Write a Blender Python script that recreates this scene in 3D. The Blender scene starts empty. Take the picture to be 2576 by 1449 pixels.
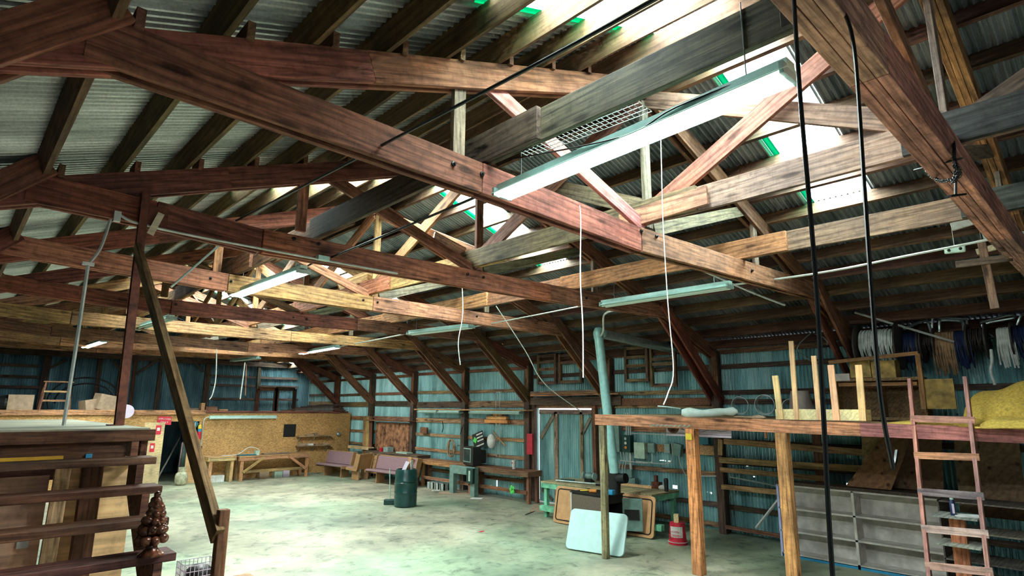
SKY=1.3; DAY=170
import bpy, math, random
import numpy as np
from mathutils import Vector, Matrix
R_=random.Random(7)
sc=bpy.context.scene
col=sc.collection
# ---------------------------------------------------------------- camera
W,H=2576,1449
CF=1483.0; YAW,PIT,ROL=math.radians(43.49),math.radians(11.51),math.radians(0.32)
CAM=Vector((0,0,2.6))
def _axes():
    cy,sy,cp,sp=math.cos(YAW),math.sin(YAW),math.cos(PIT),math.sin(PIT)
    F=Vector((sy*cp,cy*cp,sp)); R=Vector((cy,-sy,0)); U=R.cross(F)
    cr,sr=math.cos(ROL),math.sin(ROL)
    return cr*R+sr*U, -sr*R+cr*U, F
CR,CU,CFW=_axes()
cam=bpy.data.cameras.new('camera'); cam.sensor_width=36; cam.lens=CF/W*36; cam.clip_start=.02; cam.clip_end=300
co=bpy.data.objects.new('camera',cam); col.objects.link(co)
m=Matrix((CR,CU,-CFW)).transposed().to_4x4(); m.translation=CAM; co.matrix_world=m
sc.camera=co
# ---------------------------------------------------------------- world, exposure
sc.view_settings.view_transform='Standard'; sc.view_settings.look='None'
sc.view_settings.exposure=0.22; sc.view_settings.gamma=1; sc.view_settings.use_curve_mapping=False
w=bpy.data.worlds.new('sky'); sc.world=w; w.use_nodes=True
wn=w.node_tree.nodes; bg=wn['Background']; bg.inputs[0].default_value=(.92,.97,1,1); bg.inputs[1].default_value=SKY
cy=sc.cycles; cy.use_denoising=True; cy.use_adaptive_sampling=True; cy.adaptive_threshold=.07; cy.adaptive_min_samples=12; cy.use_light_tree=False; cy.max_bounces=6; cy.diffuse_bounces=3; cy.glossy_bounces=2; cy.transmission_bounces=3; cy.transparent_max_bounces=6
cy.caustics_reflective=False; cy.caustics_refractive=False; cy.sample_clamp_indirect=6
# ---------------------------------------------------------------- measured frame of the barn (metres)
XW=12.78; XL=.43; XR=10.71; XM=(XL+XR)/2; HT=4.64; ZR=6.48; SL=(ZR-HT)/(XM-XL)
XLW=2*XM-XW
def YT(k): return .78 if k==0 else (-2.2 if k<0 else 3.618+(k-1)*2.99)
YB=YT(9)                      # far gable wall
YF=-7.0                       # wall behind the photographer
def ray(x,y): return CFW+CR*((x-W/2)/CF)-CU*((y-H/2)/CF)
def un(x,y,X=None,Y=None,Z=None):
    d=ray(x,y)
    t=(X-CAM.x)/d.x if X is not None else (Y-CAM.y)/d.y if Y is not None else (Z-CAM.z)/d.z
    return CAM+d*t
def pr(P):
    d=Vector(P)-CAM; z=d.dot(CFW); return (W/2+CF*d.dot(CR)/z, H/2-CF*d.dot(CU)/z)
def zroof(X): return ZR-SL*abs(X-XM)      # top of the rafters
# ---------------------------------------------------------------- materials
def newmat(name):
    m=bpy.data.materials.new(name); m.use_nodes=True; nt=m.node_tree; b=nt.nodes['Principled BSDF']
    return m,nt,b
def N(nt,t,**k):
    n=nt.nodes.new(t)
    for a,v in k.items():
        if a in n.inputs: n.inputs[a].default_value=v
        else: setattr(n,a,v)
    return n
def ramp(nt,stops):
    r=nt.nodes.new('ShaderNodeValToRGB'); e=r.color_ramp.elements
    while len(e)<len(stops): e.new(.5)
    for i,(p,c) in enumerate(stops): e[i].position=p; e[i].color=(*c,1) if len(c)==3 else c
    return r
def mixrgb(nt,mode,fac,a=None,b=None):
    n=nt.nodes.new('ShaderNodeMixRGB'); n.blend_type=mode
    for i,v in enumerate((fac,a,b)):
        if v is None: continue
        if hasattr(v,'is_output') or hasattr(v,'links'): nt.links.new(v,n.inputs[i])
        elif isinstance(v,(int,float)): n.inputs[i].default_value=v
        else: n.inputs[i].default_value=(*v,1)
    return n.outputs[0]
def wood(name,grain=1.0,rough=.75,contrast=1.0,knots=True):
    """sawn timber; the board's own colour comes from the object colour"""
    m,nt,b=newmat(name); L=nt.links
    tc=N(nt,'ShaderNodeTexCoord'); oi=N(nt,'ShaderNodeObjectInfo')
    add=N(nt,'ShaderNodeVectorMath',operation='ADD'); L.new(tc.outputs['Object'],add.inputs[0])
    sc_=N(nt,'ShaderNodeVectorMath',operation='SCALE'); sc_.inputs[0].default_value=(17,31,23); L.new(oi.outputs['Random'],sc_.inputs['Scale']); L.new(sc_.outputs[0],add.inputs[1])
    mp=N(nt,'ShaderNodeMapping'); mp.inputs['Scale'].default_value=(1.1*grain,22*grain,22*grain); L.new(add.outputs[0],mp.inputs[0])
    n1=N(nt,'ShaderNodeTexNoise',Scale=1.6,Detail=6,Roughness=.62,Distortion=.6); L.new(mp.outputs[0],n1.inputs['Vector'])
    r1=ramp(nt,[(.28,(.2,.17,.17)),(.48,(.85,.83,.82)),(.75,(1.75,1.65,1.5))]); L.new(n1.outputs[0],r1.inputs[0])
    n2=N(nt,'ShaderNodeTexNoise',Scale=1.1,Detail=3,Roughness=.6); L.new(add.outputs[0],n2.inputs['Vector'])
    r2=ramp(nt,[(.3,(.38,.38,.42)),(.5,(.95,.93,.92)),(.68,(1.3,1.2,1.05))]); L.new(n2.outputs[0],r2.inputs[0])
    c=mixrgb(nt,'MULTIPLY',.85*contrast,oi.outputs['Color'],r1.outputs[0])
    c=mixrgb(nt,'MULTIPLY',.8,c,r2.outputs[0])
    n6=N(nt,'ShaderNodeTexNoise',Scale=13,Detail=4,Roughness=.7); L.new(add.outputs[0],n6.inputs['Vector'])
    r6=ramp(nt,[(.34,(.5,.47,.46)),(.5,(1,1,1)),(.7,(1.25,1.22,1.2))]); L.new(n6.outputs[0],r6.inputs[0])
    c=mixrgb(nt,'MULTIPLY',.6*contrast,c,r6.outputs[0])
    if knots:
        mk=N(nt,'ShaderNodeMapping'); mk.inputs['Scale'].default_value=(1.5,5.5,5.5); L.new(add.outputs[0],mk.inputs[0])
        v=N(nt,'ShaderNodeTexVoronoi',Scale=1.0); L.new(mk.outputs[0],v.inputs['Vector'])
        rk=ramp(nt,[(.10,(.16,.12,.11)),(.17,(.8,.78,.78)),(.24,(1,1,1))]); L.new(v.outputs['Distance'],rk.inputs[0])
        c=mixrgb(nt,'MULTIPLY',.85,c,rk.outputs[0])
    ms=N(nt,'ShaderNodeMapping'); ms.inputs['Scale'].default_value=(75,3,3); L.new(add.outputs[0],ms.inputs[0])
    n4=N(nt,'ShaderNodeTexNoise',Scale=1.0,Detail=3,Roughness=.6); L.new(ms.outputs[0],n4.inputs['Vector'])
    r4=ramp(nt,[(.35,(.78,.78,.78)),(.65,(1.18,1.18,1.18))]); L.new(n4.outputs[0],r4.inputs[0])
    c=mixrgb(nt,'MULTIPLY',.25*contrast,c,r4.outputs[0])
    mw=N(nt,'ShaderNodeMapping'); mw.inputs['Scale'].default_value=(.55*grain,7*grain,7*grain); L.new(add.outputs[0],mw.inputs[0])
    wv=N(nt,'ShaderNodeTexWave',Scale=1.3,Distortion=7.0,Detail=3); wv.bands_direction='DIAGONAL'; wv.inputs['Detail Scale'].default_value=1.2; L.new(mw.outputs[0],wv.inputs['Vector'])
    r5=ramp(nt,[(.0,(.62,.56,.52)),(.35,(1,1,1)),(1,(1.12,1.12,1.1))]); L.new(wv.outputs[0],r5.inputs[0])
    c=mixrgb(nt,'MULTIPLY',.75*contrast,c,r5.outputs[0])
    L.new(c,b.inputs['Base Color']); b.inputs['Roughness'].default_value=rough; b.inputs['Specular IOR Level'].default_value=.3
    bp=N(nt,'ShaderNodeBump',Strength=.35,Distance=.006); L.new(n1.outputs[0],bp.inputs['Height']); L.new(bp.outputs[0],b.inputs['Normal'])
    return m
def metal_sheet(name,c1,c2,c3,rough=.5,met=.35,streak='Z'):
    m,nt,b=newmat(name); L=nt.links
    tc=N(nt,'ShaderNodeTexCoord')
    mp=N(nt,'ShaderNodeMapping'); s={'Z':(2.2,2.2,.35),'X':(.4,2.5,.4)}[streak]; mp.inputs['Scale'].default_value=s; L.new(tc.outputs['Object'],mp.inputs[0])
    n1=N(nt,'ShaderNodeTexNoise',Scale=1.4,Detail=7,Roughness=.65); L.new(mp.outputs[0],n1.inputs['Vector'])
    r1=ramp(nt,[(.3,c1),(.52,c2),(.75,c3)]); L.new(n1.outputs[0],r1.inputs[0])
    n2=N(nt,'ShaderNodeTexNoise',Scale=.9,Detail=5,Roughness=.7); L.new(tc.outputs['Object'],n2.inputs['Vector'])
    r2=ramp(nt,[(.58,(1,1,1)),(.72,(.55,.5,.45))]); L.new(n2.outputs[0],r2.inputs[0])
    c=mixrgb(nt,'MULTIPLY',.8,r1.outputs[0],r2.outputs[0])
    n3=N(nt,'ShaderNodeTexNoise',Scale=60,Detail=2); L.new(tc.outputs['Object'],n3.inputs['Vector'])
    r3=ramp(nt,[(.3,(.75,.75,.75)),(.7,(1.2,1.2,1.2))]); L.new(n3.outputs[0],r3.inputs[0])
    c=mixrgb(nt,'MULTIPLY',.7,c,r3.outputs[0])
    L.new(c,b.inputs['Base Color']); b.inputs['Roughness'].default_value=rough; b.inputs['Metallic'].default_value=met
    return m
def plain(name,c,rough=.5,met=0,emit=None,es=1,var=.15,scale=8):
    m,nt,b=newmat(name); L=nt.links
    tc=N(nt,'ShaderNodeTexCoord'); n=N(nt,'ShaderNodeTexNoise',Scale=scale,Detail=5,Roughness=.6); L.new(tc.outputs['Object'],n.inputs['Vector'])
    r=ramp(nt,[(.3,tuple(v*(1-var*2) for v in c)),(.7,tuple(min(1,v*(1+var)) for v in c))]); L.new(n.outputs[0],r.inputs[0])
    L.new(r.outputs[0],b.inputs['Base Color']); b.inputs['Roughness'].default_value=rough; b.inputs['Metallic'].default_value=met
    if emit: b.inputs['Emission Color'].default_value=(*emit,1); b.inputs['Emission Strength'].default_value=es
    return m
M={}
M['wood']=wood('aged_sawn_wood')
M['plank']=wood('plain_board_wood',knots=False,contrast=.8)
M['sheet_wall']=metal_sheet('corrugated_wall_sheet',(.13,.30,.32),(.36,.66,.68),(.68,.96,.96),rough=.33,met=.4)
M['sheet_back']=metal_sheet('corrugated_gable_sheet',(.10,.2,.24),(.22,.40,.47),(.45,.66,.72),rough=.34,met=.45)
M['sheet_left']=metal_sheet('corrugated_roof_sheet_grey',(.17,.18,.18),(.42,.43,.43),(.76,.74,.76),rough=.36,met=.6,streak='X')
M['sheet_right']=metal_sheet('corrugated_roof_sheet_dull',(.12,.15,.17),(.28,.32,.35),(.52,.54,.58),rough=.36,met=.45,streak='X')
M['tube']=plain('lit_tube',(1,1,1),emit=(.93,1,.98),es=22,var=0)
M['tube_off']=plain('unlit_tube',(.75,.88,.85),.3,var=.02)
M['fix']=plain('fixture_enamel',(.52,.80,.74),.4,.1,var=.1)
M['fixgrey']=plain('fixture_grey',(.35,.5,.48),.45,.2)
M['white']=plain('dusty_white',(.75,.76,.72),.6)
M['black']=plain('black_rubber',(.012,.013,.014),.45,var=.3)
M['darkmetal']=plain('dark_iron',(.03,.028,.028),.45,.6)
M['steel']=plain('galvanised_steel',(.5,.6,.6),.35,.7)
M['conduit']=plain('conduit_grey',(.6,.63,.6),.45,.3)
M['rust']=plain('rusty_primer_steel',(.2,.06,.035),.55,.3,var=.35,scale=12)
M['green']=plain('green_plastic',(.02,.55,.16),.5)
# skylight panel: translucent fibreglass, mostly letting the sky through
m,nt,b=newmat('skylight_fibreglass'); nt.nodes.remove(b); o_=nt.nodes['Material Output']
tr=N(nt,'ShaderNodeBsdfTransparent'); tr.inputs[0].default_value=(.95,1,.985,1); tl=N(nt,'ShaderNodeBsdfTranslucent'); tl.inputs[0].default_value=(.95,1,.985,1)
mx=N(nt,'ShaderNodeMixShader'); mx.inputs[0].default_value=.2; nt.links.new(tr.outputs[0],mx.inputs[1]); nt.links.new(tl.outputs[0],mx.inputs[2]); nt.links.new(mx.outputs[0],o_.inputs[0]); M['sky']=m
m,nt,b=newmat('skylight_edge_green'); nt.nodes.remove(b); o_=nt.nodes['Material Output']
tr=N(nt,'ShaderNodeBsdfTransparent'); tr.inputs[0].default_value=(.0,.35,.16,1); tl=N(nt,'ShaderNodeBsdfDiffuse'); tl.inputs[0].default_value=(.01,.4,.2,1)
mx=N(nt,'ShaderNodeMixShader'); mx.inputs[0].default_value=.5; nt.links.new(tr.outputs[0],mx.inputs[1]); nt.links.new(tl.outputs[0],mx.inputs[2]); nt.links.new(mx.outputs[0],o_.inputs[0]); M['skyedge']=m
# floor
m,nt,b=newmat('worn_concrete'); L=nt.links
tc=N(nt,'ShaderNodeTexCoord'); n1=N(nt,'ShaderNodeTexNoise',Scale=.55,Detail=8,Roughness=.62,Distortion=.4); L.new(tc.outputs['Object'],n1.inputs['Vector'])
r1=ramp(nt,[(.3,(.17,.18,.14)),(.45,(.32,.30,.22)),(.6,(.49,.45,.33)),(.75,(.60,.56,.44))]); L.new(n1.outputs[0],r1.inputs[0])
n2=N(nt,'ShaderNodeTexNoise',Scale=3.2,Detail=9,Roughness=.72,Distortion=.5); L.new(tc.outputs['Object'],n2.inputs['Vector'])
r2=ramp(nt,[(.34,(.3,.34,.31)),(.47,(.9,.9,.9)),(.7,(1.15,1.12,1.05))]); L.new(n2.outputs[0],r2.inputs[0])
c=mixrgb(nt,'MULTIPLY',.9,r1.outputs[0],r2.outputs[0])
n3=N(nt,'ShaderNodeTexNoise',Scale=.22,Detail=4); L.new(tc.outputs['Object'],n3.inputs['Vector'])
r3=ramp(nt,[(.45,(0,0,0)),(.6,(1,1,1))]); L.new(n3.outputs[0],r3.inputs[0])
c=mixrgb(nt,'MIX',r3.outputs[0],c,None); 
mixn=[n for n in nt.nodes if n.type=='MIX_RGB'][-1]
c2=mixrgb(nt,'MULTIPLY',1.0,mixn.inputs[1].links[0].from_socket,(.68,.92,.86)); L.new(c2,mixn.inputs[2])
L.new(mixn.outputs[0],b.inputs['Base Color']); b.inputs['Roughness'].default_value=.55
bp=N(nt,'ShaderNodeBump',Strength=.25,Distance=.01); L.new(n2.outputs[0],bp.inputs['Height']); L.new(bp.outputs[0],b.inputs['Normal'])
M['floor']=m
# osb
def osb(name,ca,cb):
    m,nt,b=newmat(name); L=nt.links
    tc=N(nt,'ShaderNodeTexCoord'); mp=N(nt,'ShaderNodeMapping'); mp.inputs['Rotation'].default_value=(0,.6,.4); mp.inputs['Scale'].default_value=(24,24,50); L.new(tc.outputs['Object'],mp.inputs[0])
    v=N(nt,'ShaderNodeTexVoronoi',Scale=1.0); L.new(mp.outputs[0],v.inputs['Vector'])
    sx=N(nt,'ShaderNodeSeparateColor'); L.new(v.outputs['Color'],sx.inputs[0])
    r=ramp(nt,[(0,ca),(.5,tuple((p+q)/2 for p,q in zip(ca,cb))),(1,cb)]); L.new(sx.outputs[0],r.inputs[0])
    n=N(nt,'ShaderNodeTexNoise',Scale=.8,Detail=5); L.new(tc.outputs['Object'],n.inputs['Vector'])
    r2=ramp(nt,[(.35,(.7,.68,.62)),(.6,(1.1,1.1,1.1))]); L.new(n.outputs[0],r2.inputs[0])
    L.new(mixrgb(nt,'MULTIPLY',.8,r.outputs[0],r2.outputs[0]),b.inputs['Base Color']); b.inputs['Roughness'].default_value=.7
    return m
M['osb']=osb('oriented_strand_board',(.40,.21,.07),(.76,.45,.18))
# ---------------------------------------------------------------- mesh helpers
BOXF=[(0,1,3,2),(4,6,7,5),(0,4,5,1),(2,3,7,6),(0,2,6,4),(1,5,7,3)]
WM={}
class MB:
    def __init__(s): s.v=[];s.f=[];s.m=[]
    def box(s,c,d,rot=None,mi=0):
        i=len(s.v); c=Vector(c)
        for a in (-.5,.5):
            for b in (-.5,.5):
                for e in (-.5,.5):
                    p=Vector((a*d[0],b*d[1],e*d[2]))
                    if rot is not None: p=rot@p
                    s.v.append(c+p)
        for f in BOXF: s.f.append([i+k for k in f]); s.m.append(mi)
        return s
    def bx(s,x0,x1,y0,y1,z0,z1,mi=0): return s.box(((x0+x1)/2,(y0+y1)/2,(z0+z1)/2),(abs(x1-x0),abs(y1-y0),abs(z1-z0)),mi=mi)
    def bar(s,A,B,h,t,up=(0,0,1),mi=0):
        A=Vector(A);B=Vector(B); return s.box((A+B)/2,((B-A).length,t,h),frame(A,B,up),mi)
    def tube(s,pts,r,n=8,mi=0,cap=True,closed=False):
        pts=[Vector(p) for p in pts]; k=len(pts); base=len(s.v); prev=None
        rr=r if isinstance(r,(list,tuple)) else [r]*k
        for i,p in enumerate(pts):
            if closed: d=pts[(i+1)%k]-pts[i-1]
            else: d=pts[min(i+1,k-1)]-pts[max(i-1,0)]
            if d.length<1e-9: d=Vector((0,0,1))
            d.normalize()
            if prev is None:
                a=Vector((0,0,1)) if abs(d.z)<.9 else Vector((1,0,0)); u=d.cross(a).normalized()
            else:
                u=prev-d*prev.dot(d)
                if u.length<1e-6: u=d.orthogonal()
                u.normalize()
            prev=u; v=d.cross(u)
            for j in range(n):
                a=2*math.pi*j/n; s.v.append(p+(u*math.cos(a)+v*math.sin(a))*rr[i])
        for i in range(k if closed else k-1):
            for j in range(n):
                a=base+i*n+j; b=base+i*n+(j+1)%n; i2=(i+1)%k
                s.f.append([a,b,base+i2*n+(j+1)%n,base+i2*n+j]); s.m.append(mi)
        if cap and not closed:
            s.f.append([base+j for j in range(n)][::-1]); s.m.append(mi)
            s.f.append([base+(k-1)*n+j for j in range(n)]); s.m.append(mi)
        return s
    def lathe(s,prof,n=20,o=(0,0,0),mi=0,rot=None):
        base=len(s.v); o=Vector(o)
        for r,z in prof:
            for j in range(n):
                a=2*math.pi*j/n; p=Vector((max(r,1e-4)*math.cos(a),max(r,1e-4)*math.sin(a),z))
                if rot is not None: p=rot@p
                s.v.append(o+p)
        for i in range(len(prof)-1):
            for j in range(n):
                s.f.append([base+i*n+j,base+i*n+(j+1)%n,base+(i+1)*n+(j+1)%n,base+(i+1)*n+j]); s.m.append(mi)
        s.f.append([base+j for j in range(n)][::-1]); s.m.append(mi)
        k=base+(len(prof)-1)*n; s.f.append([k+j for j in range(n)]); s.m.append(mi)
        return s
    def poly(s,pts,d,mi=0):
        """prism: outline pts (3-D) pushed along vector d"""
        i=len(s.v); n=len(pts); d=Vector(d)
        s.v+= [Vector(p) for p in pts]+[Vector(p)+d for p in pts]
        s.f.append(list(range(i,i+n))[::-1]); s.m.append(mi); s.f.append(list(range(i+n,i+2*n))); s.m.append(mi)
        for k in range(n): s.f.append([i+k,i+(k+1)%n,i+n+(k+1)%n,i+n+k]); s.m.append(mi)
        return s
    def ell(s,c,r,n=10,mi=0,rot=None):
        prof=[(math.sin(math.pi*k/n),-math.cos(math.pi*k/n)) for k in range(n+1)]
        b=len(s.v); s.lathe(prof,n+4,(0,0,0),mi); c=Vector(c)
        for k in range(b,len(s.v)):
            p=s.v[k]; p=Vector((p.x*r[0],p.y*r[1],p.z*r[2]))
            if rot is not None: p=rot@p
            s.v[k]=c+p
        return s
    def build(s,name,mat,parent=None,origin=None,color=None,smooth=False,rot=None,bevel=0):
        """origin: world point of the object's origin (verts are given in world space); parents are Empties/meshes without rotation"""
        if origin is None:
            a=np.array([tuple(p) for p in s.v]); origin=Vector(((a[:,0].min()+a[:,0].max())/2,(a[:,1].min()+a[:,1].max())/2,a[:,2].min()))
        origin=Vector(origin)
        Mx=(rot.to_4x4() if rot is not None else Matrix.Identity(4)); Mx.translation=origin; inv=Mx.inverted()
        me=bpy.data.meshes.new(name); me.from_pydata([tuple(inv@Vector(p)) for p in s.v],[],s.f); 
        mats=mat if isinstance(mat,(list,tuple)) else [mat]
        for q in mats: me.materials.append(q)
        if len(mats)>1: me.polygons.foreach_set('material_index',s.m)
        if smooth: 
            me.polygons.foreach_set('use_smooth',[True]*len(me.polygons))
        me.update()
        o=bpy.data.objects.new(name,me); col.objects.link(o)
        WM[o.name]=Mx.copy()
        if parent is not None:
            o.parent=parent; o.matrix_basis=WM[parent.name].inverted()@Mx
        else: o.matrix_basis=Mx
        if color: o.color=(*color,1)
        if bevel:
            bm=o.modifiers.new('bevel','BEVEL'); bm.width=bevel; bm.segments=2; bm.limit_method='ANGLE'
        if smooth:
            try: me.set_sharp_from_angle(angle=math.radians(40))
            except Exception: pass
        return o
def frame(A,B,up=(0,0,1)):
    x=(Vector(B)-Vector(A)).normalized(); up=Vector(up); y=up.cross(x)
    if y.length<1e-5: y=Vector((0,1,0)).cross(x) if abs(x.y)<.9 else Vector((1,0,0)).cross(x)
    y.normalize(); z=x.cross(y); return Matrix((x,y,z)).transposed()
def thing(name,label,cat,loc=(0,0,0),group=None):
    o=bpy.data.objects.new(name,None); o.empty_display_size=.2; col.objects.link(o); o.location=Vector(loc); WM[o.name]=Matrix.Translation(Vector(loc))
    return tag(o,label,cat,group)
def tag(o,label,cat,group=None,kind=None):
    o['label']=label; o['category']=cat
    if group: o['group']=group
    if kind: o['kind']=kind
    return o
def struct(o): o['kind']='structure'; return o
def beam(name,A,B,h,t,color,parent=None,up=(0,0,1),mat=None,bevel=.004,top=False,n=1,gap=.0,skewcut=None):
    """one timber (or n laminated boards with gaps) running A->B; object X axis = grain. top: A,B give the top edge"""
    A=Vector(A);B=Vector(B); F=frame(A,B,up)
    if top: off=F@Vector((0,0,-h/2)); A=A+off;B=B+off
    mb=MB(); L_=(B-A).length; mid=(A+B)/2
    tot=n*t+(n-1)*gap
    seg=max(1,int(L_/1.2)); 
    for k in range(n):
        y=-tot/2+t/2+k*(t+gap)
        i=len(mb.v); ph=R_.random()*6; am=.004
        for q in range(seg+1):
            xx=-L_/2+L_*q/seg; dz=am*math.sin(ph+q*1.7); dh=1+.02*math.sin(ph*2+q*2.3)
            for (yy,zz) in ((-t/2,-h/2),(t/2,-h/2),(t/2,h/2),(-t/2,h/2)):
                mb.v.append(mid+F@Vector((xx,y+yy,zz*dh+dz*(0 if q in(0,seg) else 1))))
        for q in range(seg):
            for j in range(4):
                a=i+q*4+j;b=i+q*4+(j+1)%4; mb.f.append([a,b,b+4,a+4]); mb.m.append(0)
        mb.f.append([i,i+3,i+2,i+1]);mb.m.append(0); e=i+seg*4; mb.f.append([e,e+1,e+2,e+3]);mb.m.append(0)
    c=tuple(max(0,v*(1+R_.uniform(-.12,.12))) for v in color)
    return mb.build(name,mat or M['wood'],parent,origin=mid,color=c,rot=F,bevel=bevel)

def lab(o,label,cat,group=None): return tag(o,label,cat,group)
def text(body,size,center,right,up,mat,parent,name='lettering'):
    cu=bpy.data.curves.new(name,'FONT'); cu.body=body; cu.size=size; cu.align_x='CENTER'; cu.align_y='CENTER'; cu.extrude=.0008; cu.materials.append(mat)
    tmp=bpy.data.objects.new('tmp',cu); col.objects.link(tmp); dg=bpy.context.evaluated_depsgraph_get(); me=bpy.data.meshes.new_from_object(tmp.evaluated_get(dg)); bpy.data.objects.remove(tmp); o=bpy.data.objects.new(name,me); col.objects.link(o); r=Vector(right).normalized(); u=Vector(up); u=(u-r*u.dot(r)).normalized(); n=r.cross(u)
    Mx=Matrix((r,u,n)).transposed().to_4x4(); Mx.translation=Vector(center); WM[o.name]=Mx; o.parent=parent; o.matrix_basis=WM[parent.name].inverted()@Mx; return o
def cord(name,pts,r,mat,label,cat,group=None,n=6,smooth=True):
    o=MB().tube(curve(pts),r,n).build(name,mat,smooth=smooth); return tag(o,label,cat,group)
def curve(pts,k=6):
    pts=[Vector(p) for p in pts]
    if len(pts)<3: return pts
    out=[]
    for i in range(len(pts)-1):
        p0=pts[max(i-1,0)];p1=pts[i];p2=pts[i+1];p3=pts[min(i+2,len(pts)-1)]
        for j in range(k):
            t=j/k; out.append(.5*((2*p1)+(p2-p0)*t+(2*p0-5*p1+4*p2-p3)*t*t+(3*p1-p0-3*p2+p3)*t**3))
    out.append(pts[-1]); return out
def rrect(c,u,v,w,h,r,n=5):
    """rounded rectangle outline around c, axes u,v"""
    out=[];c=Vector(c)
    for (sx,sy,a0) in ((1,1,0),(-1,1,90),(-1,-1,180),(1,-1,270)):
        for k in range(n+1):
            a=math.radians(a0+90*k/n); out.append(c+u*(sx*(w/2-r)+r*math.cos(a))+v*(sy*(h/2-r)+r*math.sin(a)))
    return out
def rotz(a): return Matrix.Rotation(math.radians(a),3,'Z')
# ================================================================ large structure
ORD=['first','second','third','fourth','fifth','sixth','seventh','eighth','ninth','tenth','eleventh','twelfth','thirteenth','fourteenth','fifteenth']
mb=MB().bx(XLW-.3,XW+.3,YF-.2,YB+.3,-.2,0); struct(mb.build('floor',M['floor']))
RT=.20                                   # purlin depth: sheets lie this far above the rafters
PITCH=.0762; AMP=.02
def corr(t): return AMP*math.cos(2*math.pi*t/PITCH)
SKYS={'R':[(5.62,8.76,2.15,2.97),(5.62,8.74,7.6,8.42),(5.62,8.74,13.8,14.6),(5.62,8.74,20.5,21.4),(10.6,12.3,26.6,26.9)],
      'L':[(2.45,5.52,2.15,3.04),(2.45,5.52,7.7,8.5),(2.6,5.52,14.0,14.9)]}
def roof(side):
    s=1 if side=='R' else -1
    xe=XM+s*(XW-XM+.14); ys=[]; y=YF-.3
    st=PITCH/6
    n=int((YB+.3-y)/st)
    def z(X,t): return ZR-SL*abs(X-XM)+RT+.011+corr(t)
    mb=MB(); sk=[]
    cuts=[(min(q[0],q[1]),max(q[0],q[1]),q[2],q[3]) for q in SKYS[side]]
    xr=XM
    for i in range(n):
        a=y+i*st;b=a+st; mid=(a+b)/2
        holes=[c for c in cuts if c[2]<mid<c[3]]
        spans=[(xr,xe)]
        if holes:
            c=holes[0]; 
            spans=[(xr,c[0]),(c[1],xe)] if s>0 else [(xr,c[1]),(c[0],xe)]
            if s<0: spans=[(xr,c[1]),(c[0],xe)]
        for (p,q) in spans:
            if abs(p-q)<.03: continue
            k=len(mb.v); mb.v+=[Vector((p,a,z(p,a))),Vector((q,a,z(q,a))),Vector((q,b,z(q,b))),Vector((p,b,z(p,b)))]
            mb.f.append([k,k+1,k+2,k+3]); mb.m.append(0)
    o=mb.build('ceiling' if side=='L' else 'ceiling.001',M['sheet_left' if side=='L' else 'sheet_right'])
    struct(o); o['label']='corrugated metal roof slope on the %s'%('left' if s<0 else 'right')
    bm=o.modifiers.new('t','SOLIDIFY'); bm.thickness=.002
    for j,c in enumerate(cuts):
        mb=MB(); n=max(1,int(round((c[3]-c[2])/st)))
        for i in range(n):
            a=c[2]+(c[3]-c[2])*i/n; b=c[2]+(c[3]-c[2])*(i+1)/n
            k=len(mb.v); mb.v+=[Vector((c[0],a,z(c[0],a))),Vector((c[1],a,z(c[1],a))),Vector((c[1],b,z(c[1],b))),Vector((c[0],b,z(c[0],b)))]
            mb.f.append([k,k+1,k+2,k+3]); mb.m.append(1 if (c[3]-.10<(a+b)/2 and c[0]<10) else 0)
        global WN; WN+=1
        w_=mb.build('window_%d'%WN,[M['sky'],M['skyedge']]); struct(w_)
        # daylight falling on the panel from outside
        L_=bpy.data.lights.new('daylight','AREA'); L_.shape='RECTANGLE'; L_.size=abs(c[1]-c[0])*1.06; L_.size_y=c[3]-c[2]; L_.energy=DAY*L_.size*L_.size_y; L_.color=(.86,1,.98)
        lo=bpy.data.objects.new('daylight',L_); col.objects.link(lo); xm=(c[0]+c[1])/2; lo.location=(xm,(c[2]+c[3])/2,z(xm,0)+.08)
        lo.rotation_euler=(0,s*math.atan(SL),0)
WN=0
roof('L'); roof('R')
HOLES=[(2137,1218,.05,.02),(1662,1158,.02,.01),(1668,1158,.02,.012),(1674,1159,.02,.012),(1683,1160,.02,.01),(1640,1163,.015,.01),(1789,1240,.03,.02),(1780,1238,.012,.01),(1850,1168,.025,.012),(1860,1169,.015,.01),(1879,1172,.012,.01),(1897,1199,.015,.012),(1698,1225,.06,.04),(1632,1222,.012,.01),(1235,1221,.012,.01),(1265,1207,.05,.012),(1283,1210,.04,.012),(1307,1213,.05,.015),(1249,1218,.03,.12),(1036,1118,.07,.07),(1375,1194,.0,.0)]
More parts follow.
